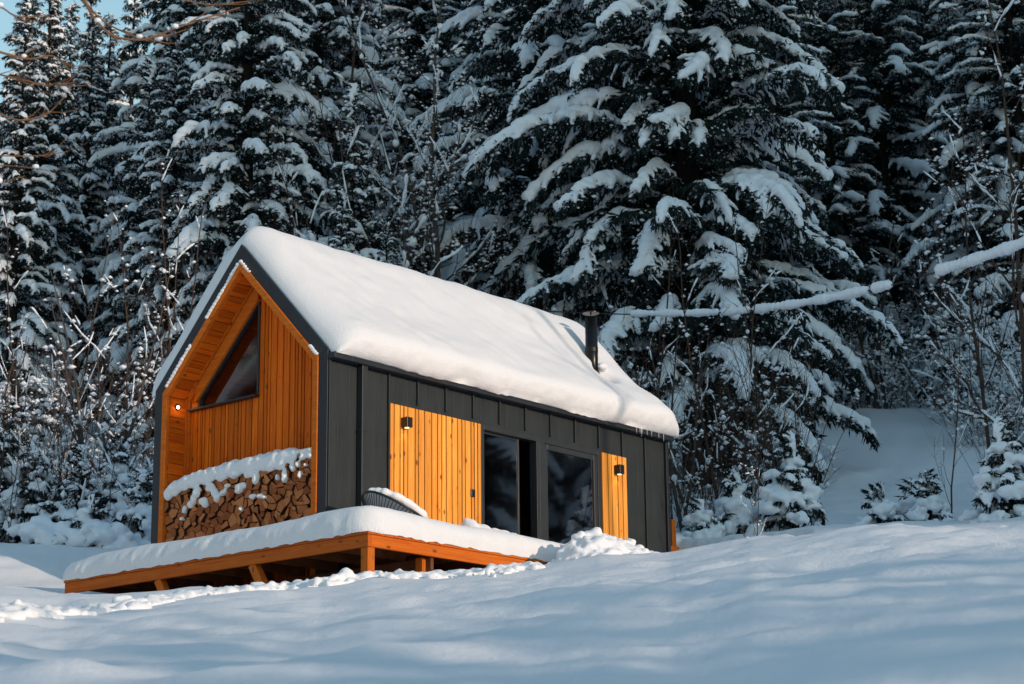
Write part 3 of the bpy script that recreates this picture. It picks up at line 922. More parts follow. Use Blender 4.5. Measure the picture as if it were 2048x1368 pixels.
def wood_snow():
    r = random.Random(9); bl = []
    y = .30
    while y < 3.0:
        zt = pile_top(y)
        gap = 1.0 if y > .62 else .55
        bl.append(((.13 + r.uniform(-.02, .02), y, zt + .035), (.17, .09, (.078 + r.uniform(0, .03)) * gap)))
        if y > .6: bl.append(((.00, y + r.uniform(-.03, .03), zt + .0 + r.uniform(-.02, .02)), (.055, .10, .095)))
        y += .06
    def front(px, py, ry, rz):
        p = on_plane(px, py, 0, -.01); bl.append(((-.005, p[1], p[2]), (.06, ry * 1.15, rz * 1.15)))
    for t in [(345, 975, .09, .05), (375, 960, .10, .05), (395, 985, .07, .07), (388, 1000, .05, .06), (381, 1010, .04, .05), (370, 1018, .03, .04), (369, 1025, .02, .03),
              (420, 975, .09, .05), (430, 985, .06, .06), (434, 996, .04, .06), (406, 1002, .07, .045), (410, 1008, .05, .04),
              (482, 973, .10, .04), (478, 982, .06, .03), (455, 972, .05, .03), (447, 985, .06, .04), (512, 955, .05, .09), (510, 962, .045, .05), (540, 935, .08, .06), (560, 930, .1, .06),
              (570, 950, .04, .07), (569, 960, .03, .05), (555, 955, .025, .04), (585, 935, .035, .05), (601, 950, .02, .05), (505, 993, .05, .03), (530, 994, .04, .025), (520, 992, .05, .02), (483, 1018, .025, .025), (364, 1038, .03, .03),
              (500, 945, .1, .06), (470, 948, .1, .05), (445, 955, .1, .05), (620, 912, .05, .03), (605, 915, .05, .04), (596, 928, .03, .04), (612, 930, .02, .03)]:
        front(*t)
    o = link('woodpile_snow', merged(bl, .018, None, 4, SNOW, 'woodpile_snow', .014, 13, .3))
    tag(o, 'ragged cap of snow along the top of the woodpile', 'snow')
wood_snow()

# ------------------------------------------------------------------ chairs on the deck
def lounge_chair(loc, rz, tilt, label):
    t = thing('lounge_chair', label, 'chair', loc, rz)
    # an egg-shaped steel hoop strung with cords, on a bent-rod base
    n = 36; hoop = []; 
    R = Matrix.Rotation(tilt, 3, 'Y')
    for i in range(n + 1):
        a = i / n * 2 * pi
        hoop.append(np.array(R @ Vector((.46 * cos(a), (.36 + .05 * cos(a)) * sin(a), .02 * cos(2 * a)))) + (0, 0, .50))
    m = MB(); m.tube(hoop, [.016] * (n + 1), 8, False); m.build('hoop', BLACK, t, True)
    cen = np.array(R @ Vector((-.08, 0, -.22))) + (0, 0, .50)
    ring = [cen + np.array(R @ Vector((.09 * cos(i / 16 * 2 * pi), .09 * sin(i / 16 * 2 * pi), 0))) for i in range(17)]
    m = MB(); m.tube(ring, [.01] * 17, 6, False)
    for i in range(56):
        a = i / 56 * 2 * pi
        p = np.array(R @ Vector((.46 * cos(a), (.36 + .05 * cos(a)) * sin(a), .02 * cos(2 * a)))) + (0, 0, .50)
        e = cen + np.array(R @ Vector((.09 * cos(a), .09 * sin(a), 0)))
        mid = (p + e) / 2 + np.array(R @ Vector((0, 0, -.05)))
        m.tube([p, mid, e], [.006] * 3, 4, False)
    m.build('cords', BLACK, t, True)
    for sy in (-1, 1):
        m = MB(); m.tube([(-.25, .22 * sy, .42), (-.28, .26 * sy, .01), (.30, .26 * sy, .01), (.22, .22 * sy, .40)], [.012] * 4, 8); m.build('leg', BLACK, t, True)
    return t
lounge_chair((.36, -.80, DZ + .06), rad(-8), rad(25), 'black corded lounge chair half buried in deck snow beside the wall')
# snow lying in the chair, snow heaped over the other seats
bl = []
R = Matrix.Rotation(rad(24), 3, 'Y')
for i in range(26):
    for j in range(9):
        u, v = (i / 25 * 2 - 1), (j / 8 * 2 - 1)
        if u * u + v * v > .9: continue
        p = R @ Vector((.435 * u + .015, .33 * v, .05 * (1 - u * u - v * v) + .045)) + Vector((0, 0, .50))
        p = Matrix.Rotation(rad(-8), 3, 'Z') @ p
        bl.append(((p[0] + .36, p[1] - .80, p[2] + DZ + .075), (.068, .068, .06)))
tag(link('snow_pad', merged(bl, .022, None, 5, SNOW, 'snow_pad', .008, 14)), 'tilted oval pad of snow filling the corded lounge chair', 'snow')
def mound(pts, label, vox=.025):
    tag(link('snow_mound', merged(pts, vox, None, 6, SNOW, 'snow_mound', .010, 10)), label, 'snow')
mound([((1.80, -.70, .36), (.10, .18, .20)), ((1.95, -.72, .30), (.25, .25, .20)), ((2.2, -.75, .22), (.30, .28, .20)), ((1.75, -.70, .50), (.04, .06, .06)), ((2.5, -.8, .12), (.3, .3, .15))],
      'pointed snow mound over a hidden seat below the wall switch')
mound([((2.50, -.55, .38), (.30, .20, .14)), ((2.75, -.55, .34), (.22, .22, .16)), ((2.9, -.6, .22), (.25, .25, .2)), ((2.3, -.5, .40), (.25, .10, .10)), ((2.62, -.5, .2), (.4, .3, .2))],
      'rounded snow mound in front of the sliding glass door')

# ------------------------------------------------------------------ shovelled snow
def clods(path, n, r0, r1, spread, seed, up=.6):
    r = random.Random(seed); bl = []
    for i in range(n):
        t = r.random() * (len(path) - 1); k = int(t); f = t - k
        px, d = path[k][0] + (path[k + 1][0] - path[k][0]) * f, path[k][1] + (path[k + 1][1] - path[k][1]) * f
        d += r.gauss(0, spread); px += r.uniform(-6, 6)
        x, y = xy_at(px, d); rr = r0 + (r1 - r0) * r.random() ** 2.5
        bl.append(((x, y, gz(x, y) + rr * (up - .5)), (rr * r.uniform(.8, 1.4), rr * r.uniform(.8, 1.4), rr * r.uniform(.6, 1)), r.random() * 3))
    return bl
bl = clods([(-80, 15.0), (60, 16.0), (200, 17.6), (330, 19.0), (450, 20.5), (560, 21.6), (640, 22.0)], 900, .018, .085, .24, 1)
bl += clods([(600, 21.7), (680, 21.7), (760, 21.8), (850, 21.9), (930, 21.9), (1010, 22.0), (1075, 22.4)], 950, .016, .075, .24, 2)
for px, d, rr in ((655, 21.3, .13), (690, 21.5, .17), (635, 21.4, .10), (890, 21.7, .10),  (150, 16.6, .12), (60, 15.8, .13)):
    x, y = xy_at(px, d); bl.append(((x, y, gz(x, y)), (rr, rr * .9, rr * .75)))
o = link('shovelled_snow', merged(bl, .024, None, 1, SNOW, 'shovelled_snow', .020, 16, .75)); tag(o, 'broken lumps of shovelled snow along the trodden path below the deck', 'snow', kind='stuff')
r = random.Random(6); bl = []
def heap(a, b): return gz(2.20 + a, -2.45 + .28 * a + b) + .31 * math.exp(-((a - .16) / .66) ** 2 - (b / .46) ** 2) + .26 * math.exp(-((a + .45) / .42) ** 2 - (b / .40) ** 2) + .18 * math.exp(-((a - .85) / .40) ** 2 - (b / .4) ** 2)
for a in np.arange(-1.1, 1.35, .11):
    for b in np.arange(-.75, .76, .11):
        zt = heap(a, b) - .03 + r.gauss(0, .015)
        bl.append(((2.20 + a + r.gauss(0, .02), -2.45 + .28 * a + b + r.gauss(0, .02), zt - .14), (.12, .12, .15)))
for i in range(420):
    a, b = r.gauss(.05, .7), r.gauss(0, .38); rr = .02 + .055 * r.random() ** 2
    bl.append(((2.20 + a, -2.45 + .28 * a + b, heap(a, b) + rr * r.uniform(-.5, .35)), (rr * r.uniform(.8, 1.4), rr * r.uniform(.8, 1.4), rr * .8), r.random() * 3))
o = link('snow_pile', merged(bl, .024, None, 2, SNOW, 'snow_pile', .012, 15, .35)); tag(o, 'shovelled heap of snow in front of the glass doors', 'snow')
# the small side deck beyond the far end of the cabin
p = on_plane(1343, 1066, 1, .6)
sd = thing('side_deck', 'small timber side deck with a post beyond the cabin\'s far end', 'deck', (0, 0, 0))
m = MB(); m.box(p[0] - .05, p[0] + .05, .55, .65, p[2] - 1.2, p[2] + .20); m.build('post', DECK_Z, sd, bevel=.006)
m = MB(); m.box(p[0] - .4, p[0] + 1.9, .5, 1.9, p[2] - .34, p[2] - .22); m.build('platform', DECK_X, sd, bevel=.006)
bl = [((p[0] + .1 + i * .11, .75 + j * .2, p[2] - .10), (.16, .2, .13 - .05 * (i / 14) ** 3)) for i in range(15) for j in range(6)]
tag(link('snow_layer', merged(bl, .03, None, 6, SNOW, 'snow_layer', .008, 10)), 'low layer of snow on the side deck at the far end', 'snow')

# ------------------------------------------------------------------ spruce fronds
OCT_V = np.array([(1, 0, 0), (-1, 0, 0), (0, 1, 0), (0, -1, 0), (0, 0, 1), (0, 0, -.7)], float)
OCT_F = np.array([(0, 2, 4), (2, 1, 4), (1, 3, 4), (3, 0, 4), (2, 0, 5), (1, 2, 5), (3, 1, 5), (0, 3, 5)])
def frond(length, seed, width=None, a0=14, a1=58, cover=1.0, target=1800, dens=1.0, voxel=None, flecks=.17, fat=1.0):
    """one snow-laden spruce branch along +X: wood, needle twigs, snow on the ridge and down the side shoots"""
    r = random.Random(seed); width = width or (.20 + .10 * length)
    n = max(10, int(length / .08))
    pts = [np.zeros(3)]; dirs = []
    wob = r.uniform(-.35, .35); ph = r.random() * 6
    for i in range(n):
        s = i / n
        th = rad(a0 - (a0 + a1) * s ** 1.6 + 7 * sin(s * 11 + ph)); yaw = wob * s + .14 * sin(s * 7 + ph)
        d = np.array([cos(th) * cos(yaw), cos(th) * sin(yaw), sin(th)]); dirs.append(d)
        pts.append(pts[-1] + d * length / n)
    dirs.append(dirs[-1]); pts = np.array(pts); dirs = np.array(dirs)
    wood = MB(); wood.tube(pts, np.linspace(.010 + .008 * length, .004, n + 1), 4)
    A, Dn, Ln, snow, fleck = [], [], [], [], []
    side = 1
    nb = int(length / .075 * dens)
    s_start = .16 if length > 1.5 else .08
    load = [r.random() for _ in range(12)]                       # snow lies in clumps along the branch
    for b in range(nb):
        s = s_start + (1 - s_start) * (b + r.random() * .8) / nb
        s = min(s, .995)
        k = min(n - 1, int(s * n)); p = pts[k] + (pts[k + 1] - pts[k]) * (s * n - k); t = dirs[k]
        side = -side
        sv = np.cross(t, [0, 0, 1]); sv /= np.linalg.norm(sv) + 1e-9
        ang = rad(r.uniform(35, 80))
        bl_ = width * (1.2 * (1 - s) ** .6 + .25) * r.uniform(.5, 1.25) * min(1, .5 + (s - s_start) * 3)
        d0 = t * cos(ang) + sv * side * sin(ang)
        m = 5; q = p.copy(); bp = [q.copy()]
        droop = r.uniform(.6, 1.9)
        for j in range(m):
            dd = d0 + np.array([0, 0, -1.0]) * droop * (j / m) * 1.3; dd /= np.linalg.norm(dd)
            q = q + dd * bl_ / m; bp.append(q.copy())
        bp = np.array(bp)
        for j in range(1, m + 1):
            td = bp[j] - bp[j - 1]; td /= np.linalg.norm(td) + 1e-9
            for w in range(3 if dens >= 1 else 2):
                e = td * r.uniform(.3, .9) + np.array([r.gauss(0, .4), r.gauss(0, .4), -.6 + r.gauss(0, .4)])
                a_ = bp[j - 1] + (bp[j] - bp[j - 1]) * r.random(); e = e / np.linalg.norm(e); l_ = r.uniform(.07, .18) * (1 + .12 * length)
                A.append(a_); Dn.append(e); Ln.append(l_)
                if r.random() < flecks: fleck.append((a_ + e * l_ * r.uniform(.2, .8) + np.array([0, 0, .012]), .012 + .034 * r.random() ** 2))
        pc = cover * (.30 + .62 * sstep(.2, .5, s)) * (.45 + .8 * load[int(s * 11.99)])
        if r.random() < pc:
            frac = r.uniform(.45, 1.15) * (.65 + .5 * load[int(s * 11.99)]); frac = min(1, frac); rr = r.uniform(.024, .050) * (1 + .10 * length) * fat
            cnt = max(3, int(bl_ * frac / (rr * .6)))
            for j in range(cnt + 1):
                u = j / cnt * frac * m; kk = min(m - 1, int(u)); pp = bp[kk] + (bp[kk + 1] - bp[kk]) * (u - kk)
                rad_ = rr * (1.1 - .6 * (j / cnt) ** 1.5)
                snow.append((pp + np.array([r.gauss(0, .006), r.gauss(0, .006), rad_ * .5]), (rad_ * r.uniform(.85, 1.2), rad_ * r.uniform(.85, 1.2), rad_ * .9)))
    s = .14 + max(0, 1 - cover) * .35
    while s < 1.0:
        k = min(n, int(s * n)); p = pts[k]; ld = load[int(min(s, .99) * 11.99)]
        rr = fat * (.040 + .021 * length) * (.6 + .5 * sin(min(1, s) * pi * .85)) * r.uniform(.7, 1.2) * (.35 + .65 * sstep(.12, .5, s)) * (.72 + .5 * ld)
        snow.append((p + np.array([r.gauss(0, .01), r.gauss(0, .01), rr * .5]), (rr * 1.1, rr * 1.1, rr * .85)))
        s += .05 / max(.5, length) * 1.1
    for w in range(int(length * 60 * dens)):
        s = r.uniform(.05, 1); k = min(n - 1, int(s * n))
        e = dirs[k] * r.uniform(0, .8) + np.array([r.gauss(0, .55), r.gauss(0, .55), -.5 + r.gauss(0, .45)])
        A.append(pts[k]); Dn.append(e / np.linalg.norm(e)); Ln.append(r.uniform(.08, .24) * (1 + .1 * length))
    A = np.array(A); Dn = np.array(Dn); Ln = np.array(Ln)[:, None]
    rg = np.random.default_rng(seed); S_ = np.cross(Dn, rg.normal(size=Dn.shape)); S_ /= np.linalg.norm(S_, axis=1)[:, None] + 1e-9
    wd = (.010 + .011 * rg.random((len(A), 1))) * (1 + .12 * length)
    V = np.stack([A, A + Dn * Ln * .45 + S_ * wd, A + Dn * Ln, A + Dn * Ln * .45 - S_ * wd], 1).reshape(-1, 3)
    Fq = np.arange(len(A) * 4).reshape(-1, 4)
    wv = np.concatenate(wood.v); wf = np.concatenate(wood.f[4])
    if snow and cover > .05:
        sm = merged(snow, voxel or (.020 if length < 2.5 else .023), target, 1, noise=.010, nscale=20)
        sv_, sf_ = mesh_arrays(sm); bpy.data.meshes.remove(sm)
    else: sv_, sf_ = np.zeros((0, 3)), np.zeros((0, 3), int)
    if fleck:
        fv = np.concatenate([OCT_V * np.array([q * r.uniform(.8, 1.6), q * r.uniform(.8, 1.6), q * .8]) + c for c, q in fleck])
        ff = np.concatenate([OCT_F + 6 * i for i in range(len(fleck))])
        sf_ = np.concatenate([sf_, ff + len(sv_)]); sv_ = np.concatenate([sv_, fv])
    return dict(len=length, needle=(V.astype(np.float32), Fq), wood=(wv, wf), snow=(sv_, sf_))

SN = 1.0
FR = {
    'XL': [frond(4.3, s, a0=22, a1=64, target=7000, cover=1.4, fat=1.12) for s in (1, 2, 3, 4)],
    'L': [frond(2.9, s, a0=18, a1=66, target=4600, cover=1.4, fat=1.15) for s in (11, 12, 13, 14)],
    'M': [frond(1.9, s, a0=16, a1=70, target=3000, cover=1.4, fat=1.2) for s in (21, 22, 23, 24)],
    'S': [frond(1.1, s, a0=14, a1=66, target=1500, cover=1.4, fat=1.2) for s in (31, 32, 33, 34)],
    'T': [frond(.55, s, a0=30, a1=50, target=500) for s in (41, 42)],
    'far': [frond(2.1, s, a0=12, a1=66, target=1100, dens=.7, voxel=.036, cover=1.6, fat=1.5) for s in (51, 52, 53)],
    'bare': [frond(2.1, s, a0=2, a1=50, cover=.85, target=800, dens=.75, voxel=.035, fat=1.1) for s in (61, 62, 63)],
    'dark': [frond(1.8, s, a0=8, a1=45, cover=0, dens=.8, flecks=.12) for s in (71, 72)],
}

def rotm(yaw, pitch, roll=0):
    return np.array(Matrix.Rotation(yaw, 3, 'Z') @ Matrix.Rotation(-pitch, 3, 'Y') @ Matrix.Rotation(roll, 3, 'X'))

def spruce_meshes(name, H, R, seed, z0=.6, whorl=.6, per=6, shape=.75, sizes=('XL', 'L', 'M', 'S', 'T'), extra=(), rmin=.3, trunk_r=None, snow_cov=1.0, jit=.16, zmax=None, inner=5):
    """meshes of one spruce: trunk, crown (needles and twigs), snow"""
    r = random.Random(seed)
    crown, snow, trunk = MB(), MB(), MB()
    tr_ = trunk_r or .018 * H
    n = 14
    tp = [(0.02 * sin(i * .9 + seed), .02 * cos(i * 1.3 + seed), H * i / n) for i in range(n + 1)]
    tp[0] = (0, 0, -.6)
    trunk.tube(tp, [tr_ * (1 - i / n) ** .85 + .012 for i in range(n + 1)], 9)
    allf = [(k, f) for k in sizes for f in FR[k]]; darkf = [('dark', f) for f in FR['dark']]
    def put(h, yaw, length, pitch, cls=None):
        c = [f for k, f in (darkf if cls == 'dark' else allf)]
        best = sorted(c, key=lambda f: abs(math.log(f['len'] / length)) + r.random() * .25)[0]
        sc = length / best['len']
        m = rotm(yaw, pitch, r.gauss(0, .28)) * np.array([sc, sc * r.uniform(.9, 1.15), sc])[None, :]
        base = np.array([tp[0][0], 0, h])
        for key, mb in (('needle', crown), ('wood', crown), ('snow', snow)):
            if key == 'snow' and r.random() > snow_cov: continue
            v, f = best[key]
            if not len(v): continue
            mb.add(v @ m.T + base, f)
    h = z0; yaw0 = r.random() * 6
    top = zmax or H
    while h < min(H - .25, top):
        q = (h - z0) / (H - z0)
        Lh = max(rmin, R * (1 - q) ** shape * (1 if q > .12 else .8 + 1.6 * q))
        cnt = per if Lh > .8 else max(4, per - 2)
        for k in range(cnt):
            yw = yaw0 + 2 * pi * k / cnt + r.gauss(0, .22)
            put(h + r.gauss(0, whorl * .3), yw, max(.28, Lh * r.uniform(1 - 2.2 * jit, 1 + jit)), rad(-10 + 34 * q ** 1.3 + r.gauss(0, 8)))
        for k in range(inner if Lh > .9 else 0):
            put(h + r.uniform(-.5, .5) * whorl, r.random() * 6.28, Lh * r.uniform(.35, .7), rad(-6 + r.gauss(0, 10)), 'dark')
        yaw0 += 2.4
        h += whorl * (1 - .5 * q) * r.uniform(.85, 1.15)
    put(H - .35, r.random() * 6, .5, rad(75)); put(H - .2, r.random() * 6, .4, rad(85))
    for (hh, yw, ln, pt) in extra: put(hh, yw, ln, pt)
    return trunk.mesh('trunk', BARK, True), crown.mesh('crown', NEEDLE), snow.mesh('snow_load', SNOW_TREE, True)

def make_tree(meshes, name, label, loc, rz=0, sc=1.0, group=None, cat='tree'):
    t = thing(name, label, cat, loc, rz, group)
    t.scale = (sc, sc, sc) if not hasattr(sc, '__len__') else sc
    link('trunk', meshes[0], t)
    c = link('crown', meshes[1], t)
    link('snow_load', meshes[2], t)['kind'] = 'stuff'
    return t
def ground_at(px, d, sink=.15):
    x, y = xy_at(px, d); return (x, y, gz(x, y) - sink)

view_az = YAW
right = view_az - pi / 2; left = view_az + pi / 2; toward = view_az + pi
# hero spruce: long boughs to both sides
ex = []
rr = random.Random(77)
for i, h in enumerate(np.arange(1.4, 14, .82)):
    ln = 4.2 * (1 - h / 28)
    ex.append((h, right + rr.uniform(-.25, .35), ln * rr.uniform(.92, 1.05), rad(rr.uniform(0, 9))))
    if h > 4.0: ex.append((h + .4, left + rr.uniform(-.5, .3), 5.9 * (1 - h / 32) * rr.uniform(.8, 1.05), rad(rr.uniform(-8, 3))))
    for q in (-1, 1): ex.append((h + rr.uniform(0, .7), toward + q * rr.uniform(.15, 1.1), rr.uniform(2.0, 3.4), rad(rr.uniform(-8, 8))))
MA = spruce_meshes('a', 20, 4.2, 101, z0=1.2, whorl=.85, per=6, shape=.55, sizes=('XL', 'L', 'M', 'S'), extra=ex, trunk_r=.30, zmax=16, inner=9)
MB_ = spruce_meshes('b', 19, 4.2, 102, z0=1.0, whorl=.9, per=6, shape=.6, sizes=('XL', 'L', 'M', 'S'), trunk_r=.3)
MC = spruce_meshes('c', 15, 2.3, 103, z0=.6, whorl=.62, per=6, shape=.45, sizes=('L', 'M', 'S', 'T'), trunk_r=.2)
MD = spruce_meshes('d', 8, 1.75, 104, z0=.4, whorl=.5, per=6, shape=.85, sizes=('M', 'S', 'T'), trunk_r=.11)
MG = [spruce_meshes('g', 18, 2.7, s, z0=.8, whorl=.72, per=6, shape=.6, sizes=('far', 'S'), trunk_r=.2) for s in (105, 106)]
MI = [spruce_meshes('i', 12, 1.9, s, z0=.5, whorl=.58, per=6, shape=.75, sizes=('far', 'S', 'T'), trunk_r=.16, inner=3) for s in (121, 122)]
MH = [spruce_meshes('h', 18, 2.8, s, z0=.8, whorl=.72, per=6, shape=.55, sizes=('bare',), trunk_r=.2, snow_cov=.85) for s in (107,)]

make_tree(MA, 'spruce_tree', 'huge spruce with long arching snow-laden boughs behind the chimney', ground_at(1395, 39), 0)
make_tree(MB_, 'spruce_tree', 'broad dark spruce with drooping snowy boughs above the middle of the roof', ground_at(1090, 43), 1.0)
make_tree(MC, 'spruce_tree', 'tall narrow spruce with heavy round snow clumps behind the roof peak', ground_at(478, 41), .4)
make_tree(MD, 'spruce_tree', 'young pointed spruce right of the narrow clumpy spruce', ground_at(700, 40), .2, (1, 1, 1.02))
make_tree(MD, 'spruce_tree', 'small low spruce just above the ridge of the cabin roof', ground_at(680, 38.2), 2.4, .74)
make_tree(MD, 'spruce_tree', 'bushy snow-covered small spruce behind the roof, right of the young spruce', ground_at(770, 38.0), 4.0, .66)
make_tree(MD, 'spruce_tree', 'white-laden young spruce left of the narrow clumpy spruce', ground_at(275, 47), 1.3, 1.12)
make_tree(MC, 'spruce_tree', 'spruce with heavy boughs left of the cabin gable behind bare saplings', ground_at(330, 44), 2.2, .62)
make_tree(MG[0], 'spruce_tree', 'dark tall spruce between the narrow spruce and the bare tree', ground_at(625, 47), .5, 1.05)
make_tree(MI[0], 'spruce_tree', 'broad snowy spruce at the left edge above the shrubs', ground_at(58, 50), 1.5, .98)
make_tree(MI[1], 'spruce_tree', 'snowy spruce standing left of the white-laden young spruce', ground_at(150, 53), 3.5, .86)
make_tree(MI[1], 'spruce_tree', 'lower spruce in the left corner behind the bare shrubs', ground_at(10, 45), 2.5, .85)
make_tree(MH[0], 'spruce_tree', 'shaded spruce with sparse snow right of the huge spruce', ground_at(1800, 57), .3, 1.1)
make_tree(MH[0], 'spruce_tree', 'dark spruce at the right edge behind the bare tree', ground_at(2020, 52), 2.3, 1.05)
make_tree(MG[1], 'spruce_tree', 'snowy spruce at the upper right corner', ground_at(2090, 52), 3.3, 1.1)
make_tree(MH[0], 'spruce_tree', 'spruce standing behind the head of the snowy clearing', ground_at(1895, 62), 4.3, 1.15)
for px, d, sc, rz, lab in ((22, 55, .93, .7, 'spruce filling the left picture edge below the sunlit tips'), (104, 58, .95, 2.9, 'pointed spruce in front of the sky gap'), (186, 57, .93, 4.4, 'pointed spruce on the right side of the sky gap')):
    make_tree(MI[int(px) % 2], 'spruce_tree', lab, ground_at(px, d), rz, sc)
g = 'sunlit spruces on the far left skyline'
for i, (px, d, h, lab) in enumerate([(72, 64, 12.6, 'sunlit spruce at the far left of the skyline against the sky'), (145, 66, 13.4, 'second sunlit spruce from the left, pointing into the sky gap'),
                                 (235, 68, 14.2, 'sunlit spruce tip right of the sky gap'), (5, 62, 12.6, 'sunlit spruce cut by the left picture edge')]):
    make_tree(MI[i % 2], 'spruce_tree', lab, ground_at(px, d), i * 1.7, (1.0, 1.0, h / 12), g)
rr = random.Random(12)
for row, (d0, step) in enumerate(((50, 175), (58, 150), (68, 150), (80, 150))):
    px = -180 + row * 60
    while px < 2300:
        ppx = px + rr.uniform(-30, 30); d = d0 + rr.uniform(-2.5, 2.5)
        px += step
        if 1600 < ppx < 2080 and row == 0: continue
        if ppx < 300 and row < 2: 
            if row == 0: continue
        zt = .86 * rr.uniform(.92, 1.1)
        if ppx < 330: 
            if row > 1: continue
            continue
            make_tree(MI[rr.randrange(2)], 'spruce_tree', 'snow-dusted spruce deep in the dark forest behind the other trees', ground_at(ppx, d), rr.random() * 6, rr.uniform(.75, .9), 'spruces deep in the forest'); continue
        me = MG[rr.randrange(2)] if rr.random() < (.7 if ppx < 1500 else .25) else MH[0]
        make_tree(me, 'spruce_tree', 'snow-dusted spruce deep in the dark forest behind the other trees', ground_at(ppx, d), rr.random() * 6, (rr.uniform(.95, 1.2), rr.uniform(.95, 1.2), zt), 'spruces deep in the forest')

# ------------------------------------------------------------------ bare trees and saplings
def bare_meshes(seed, H, r0, stems=1, spread=.25, first=.2, nbr=14, blen=.45, up=55, depth=2, snow=.8, twig=TWIG, snow_r=.03, lean=0., mat_snow=SNOW_TREE, curve=.25, sides=5, frost=.22, bend=.05):
    r = random.Random(seed); wood, sn = MB(), MB()
    def chain(p, d, length, rad0, rad1, seg, wander, lift):
        pts = [np.array(p, float)]; d = np.array(d, float)
        for i in range(seg):
            d = d + np.array([r.gauss(0, wander), r.gauss(0, wander), r.gauss(0, wander * .6) + lift]); d /= np.linalg.norm(d)
            pts.append(pts[-1] + d * length / seg)
        return np.array(pts), np.linspace(rad0, rad1, seg + 1)
    def add_snow(pts, rads, amount):
        if amount <= 0: return
        n = len(pts); i = 0
        while i < n - 1:
            if r.random() < amount:
                ln = r.randint(1, max(1, min(3, n - 1))); seg = pts[i:i + ln + 1]
                if len(seg) >= 2:
                    t = seg[-1] - seg[0]; hor = math.hypot(t[0], t[1]) / (np.linalg.norm(t) + 1e-9)
                    if hor > .30:
                        mm = (len(seg) - 1) * 3 + 1; uu = np.linspace(0, len(seg) - 1, mm)
                        q = np.stack([np.interp(uu, range(len(seg)), seg[:, c]) for c in range(3)], -1)
                        rw = np.interp(uu, range(len(seg)), rads[i:i + ln + 1][:len(seg)])
                        rs = np.array([(snow_r * hor * (.35 + 1.0 * r.random()) + .5 * w) * (.55 if k in (0, mm - 1) else 1) for k, w in enumerate(rw)])
                        q[:, 2] += rw * .6 + rs * .6
                        sn.tube(q, rs, 5)
                i += ln
            else: i += 1
    def grow(p, d, length, rad0, level):
        seg = max(3, int(length / .22)); pts, rads = chain(p, d, length, rad0, rad0 * .3, seg, .15, curve * .28)
        wood.tube(pts, rads, sides if level == 0 else 4, False)
        add_snow(pts, rads, snow * (1, .30, .05, .02)[level])
        if level >= 1:
            for j in range(1, len(pts)):
                for w in range(1):
                    if r.random() < frost * 1.1:
                        q_ = .012 + .030 * r.random() ** 1.6; sn.add(OCT_V * np.array([q_ * r.uniform(1, 1.8), q_ * r.uniform(1, 1.8), q_]) + pts[j - 1] + (pts[j] - pts[j - 1]) * r.random() + np.array([0, 0, q_ * .5]), OCT_F)
        if level >= depth: return
        k = max(2, int(length / .22))
        for i in range(k):
            s = r.uniform(.25, 1); j = min(seg, int(s * seg)); t = pts[j] - pts[j - 1]; t /= np.linalg.norm(t)
            side = np.cross(t, np.array([r.gauss(0, 1), r.gauss(0, 1), r.gauss(0, 1)])); side /= np.linalg.norm(side)
            dd = t * .8 + side * .65 + np.array([0, 0, .15])
            grow(pts[j], dd / np.linalg.norm(dd), length * r.uniform(.25, .5), max(.003, rads[j] * .6), level + 1)
    for s in range(stems):
        a = r.random() * 6.28; d = np.array([cos(a) * spread * r.random() + lean, sin(a) * spread * r.random(), 1.0]); d /= np.linalg.norm(d)
        h = H * r.uniform(.7, 1.0) if stems > 1 else H
        p0 = np.array([r.gauss(0, .12), r.gauss(0, .12), -.3]) if stems > 1 else np.array([0, 0, -.3])
        seg = max(8, int(h / .4)); pts, rads = chain(p0, d, h, r0 * r.uniform(.7, 1), r0 * .15, seg, bend, .03)
        wood.tube(pts, rads, 7, False)
        add_snow(pts, rads, snow * .3)
        for j in range(2, seg - 1):
            if r.random() < snow * .22:
                q_ = rads[j] * 1.1 + snow_r * r.uniform(.6, 1.3); sn.add(ICO_V * np.array([q_, q_, q_ * 1.2]) + pts[j] + np.array([r.gauss(0, .5) * q_, r.gauss(0, .5) * q_, 0]), ICO_F)
        for i in range(nbr):
            u = first + (1 - first) * (i + r.random()) / nbr; j = min(seg - 1, int(u * seg))
            az = i * 2.4 + r.gauss(0, .4); e = rad(up + r.gauss(0, 12))
            dd = np.array([cos(az) * cos(e), sin(az) * cos(e), sin(e)])
            grow(pts[j], dd, h * blen * (1 - u * .75) * r.uniform(.6, 1.15), max(.004, rads[j] * .5), 1)
    if not sn.v: sn.tube([(0, 0, .0), (0, 0, .02)], [.01, .01], 4)
    return wood.mesh('branches', twig), sn.mesh('snow_load', mat_snow, True)
def bare_tree(me, name, label, loc, rz=0, sc=1.0, group=None, cat='tree'):
    t = thing(name, label, cat, loc, rz, group); t.scale = (sc, sc, sc) if not hasattr(sc, '__len__') else sc
    link('branches', me[0], t); link('snow_load', me[1], t)['kind'] = 'stuff'
    return t
B_tall = bare_meshes(201, 6.5, .042, 1, .1, .25, 15, .34, 52, 2, .6, TWIG, .022, bend=.035, frost=.14)
B_tall2 = bare_meshes(202, 5.5, .028, 1, .15, .2, 15, .36, 56, 2, .5, TWIG, .020, bend=.05, frost=.14)
B_multi = bare_meshes(203, 4.5, .045, 4, .45, .3, 8, .42, 48, 2, .6, TWIG_GREY, .024, frost=.12)
B_shrub = bare_meshes(204, 2.8, .010, 9, .6, .2, 6, .42, 50, 2, .30, TWIG, .016, bend=.10)
B_bush = bare_meshes(205, 2.2, .010, 10, .8, .15, 7, .48, 38, 2, .6, TWIG_GREY, .022, bend=.12, frost=.3)
B_big = bare_meshes(206, 9.5, .062, 1, .05, .12, 17, .40, 48, 3, .7, TWIG, .030, bend=.03)
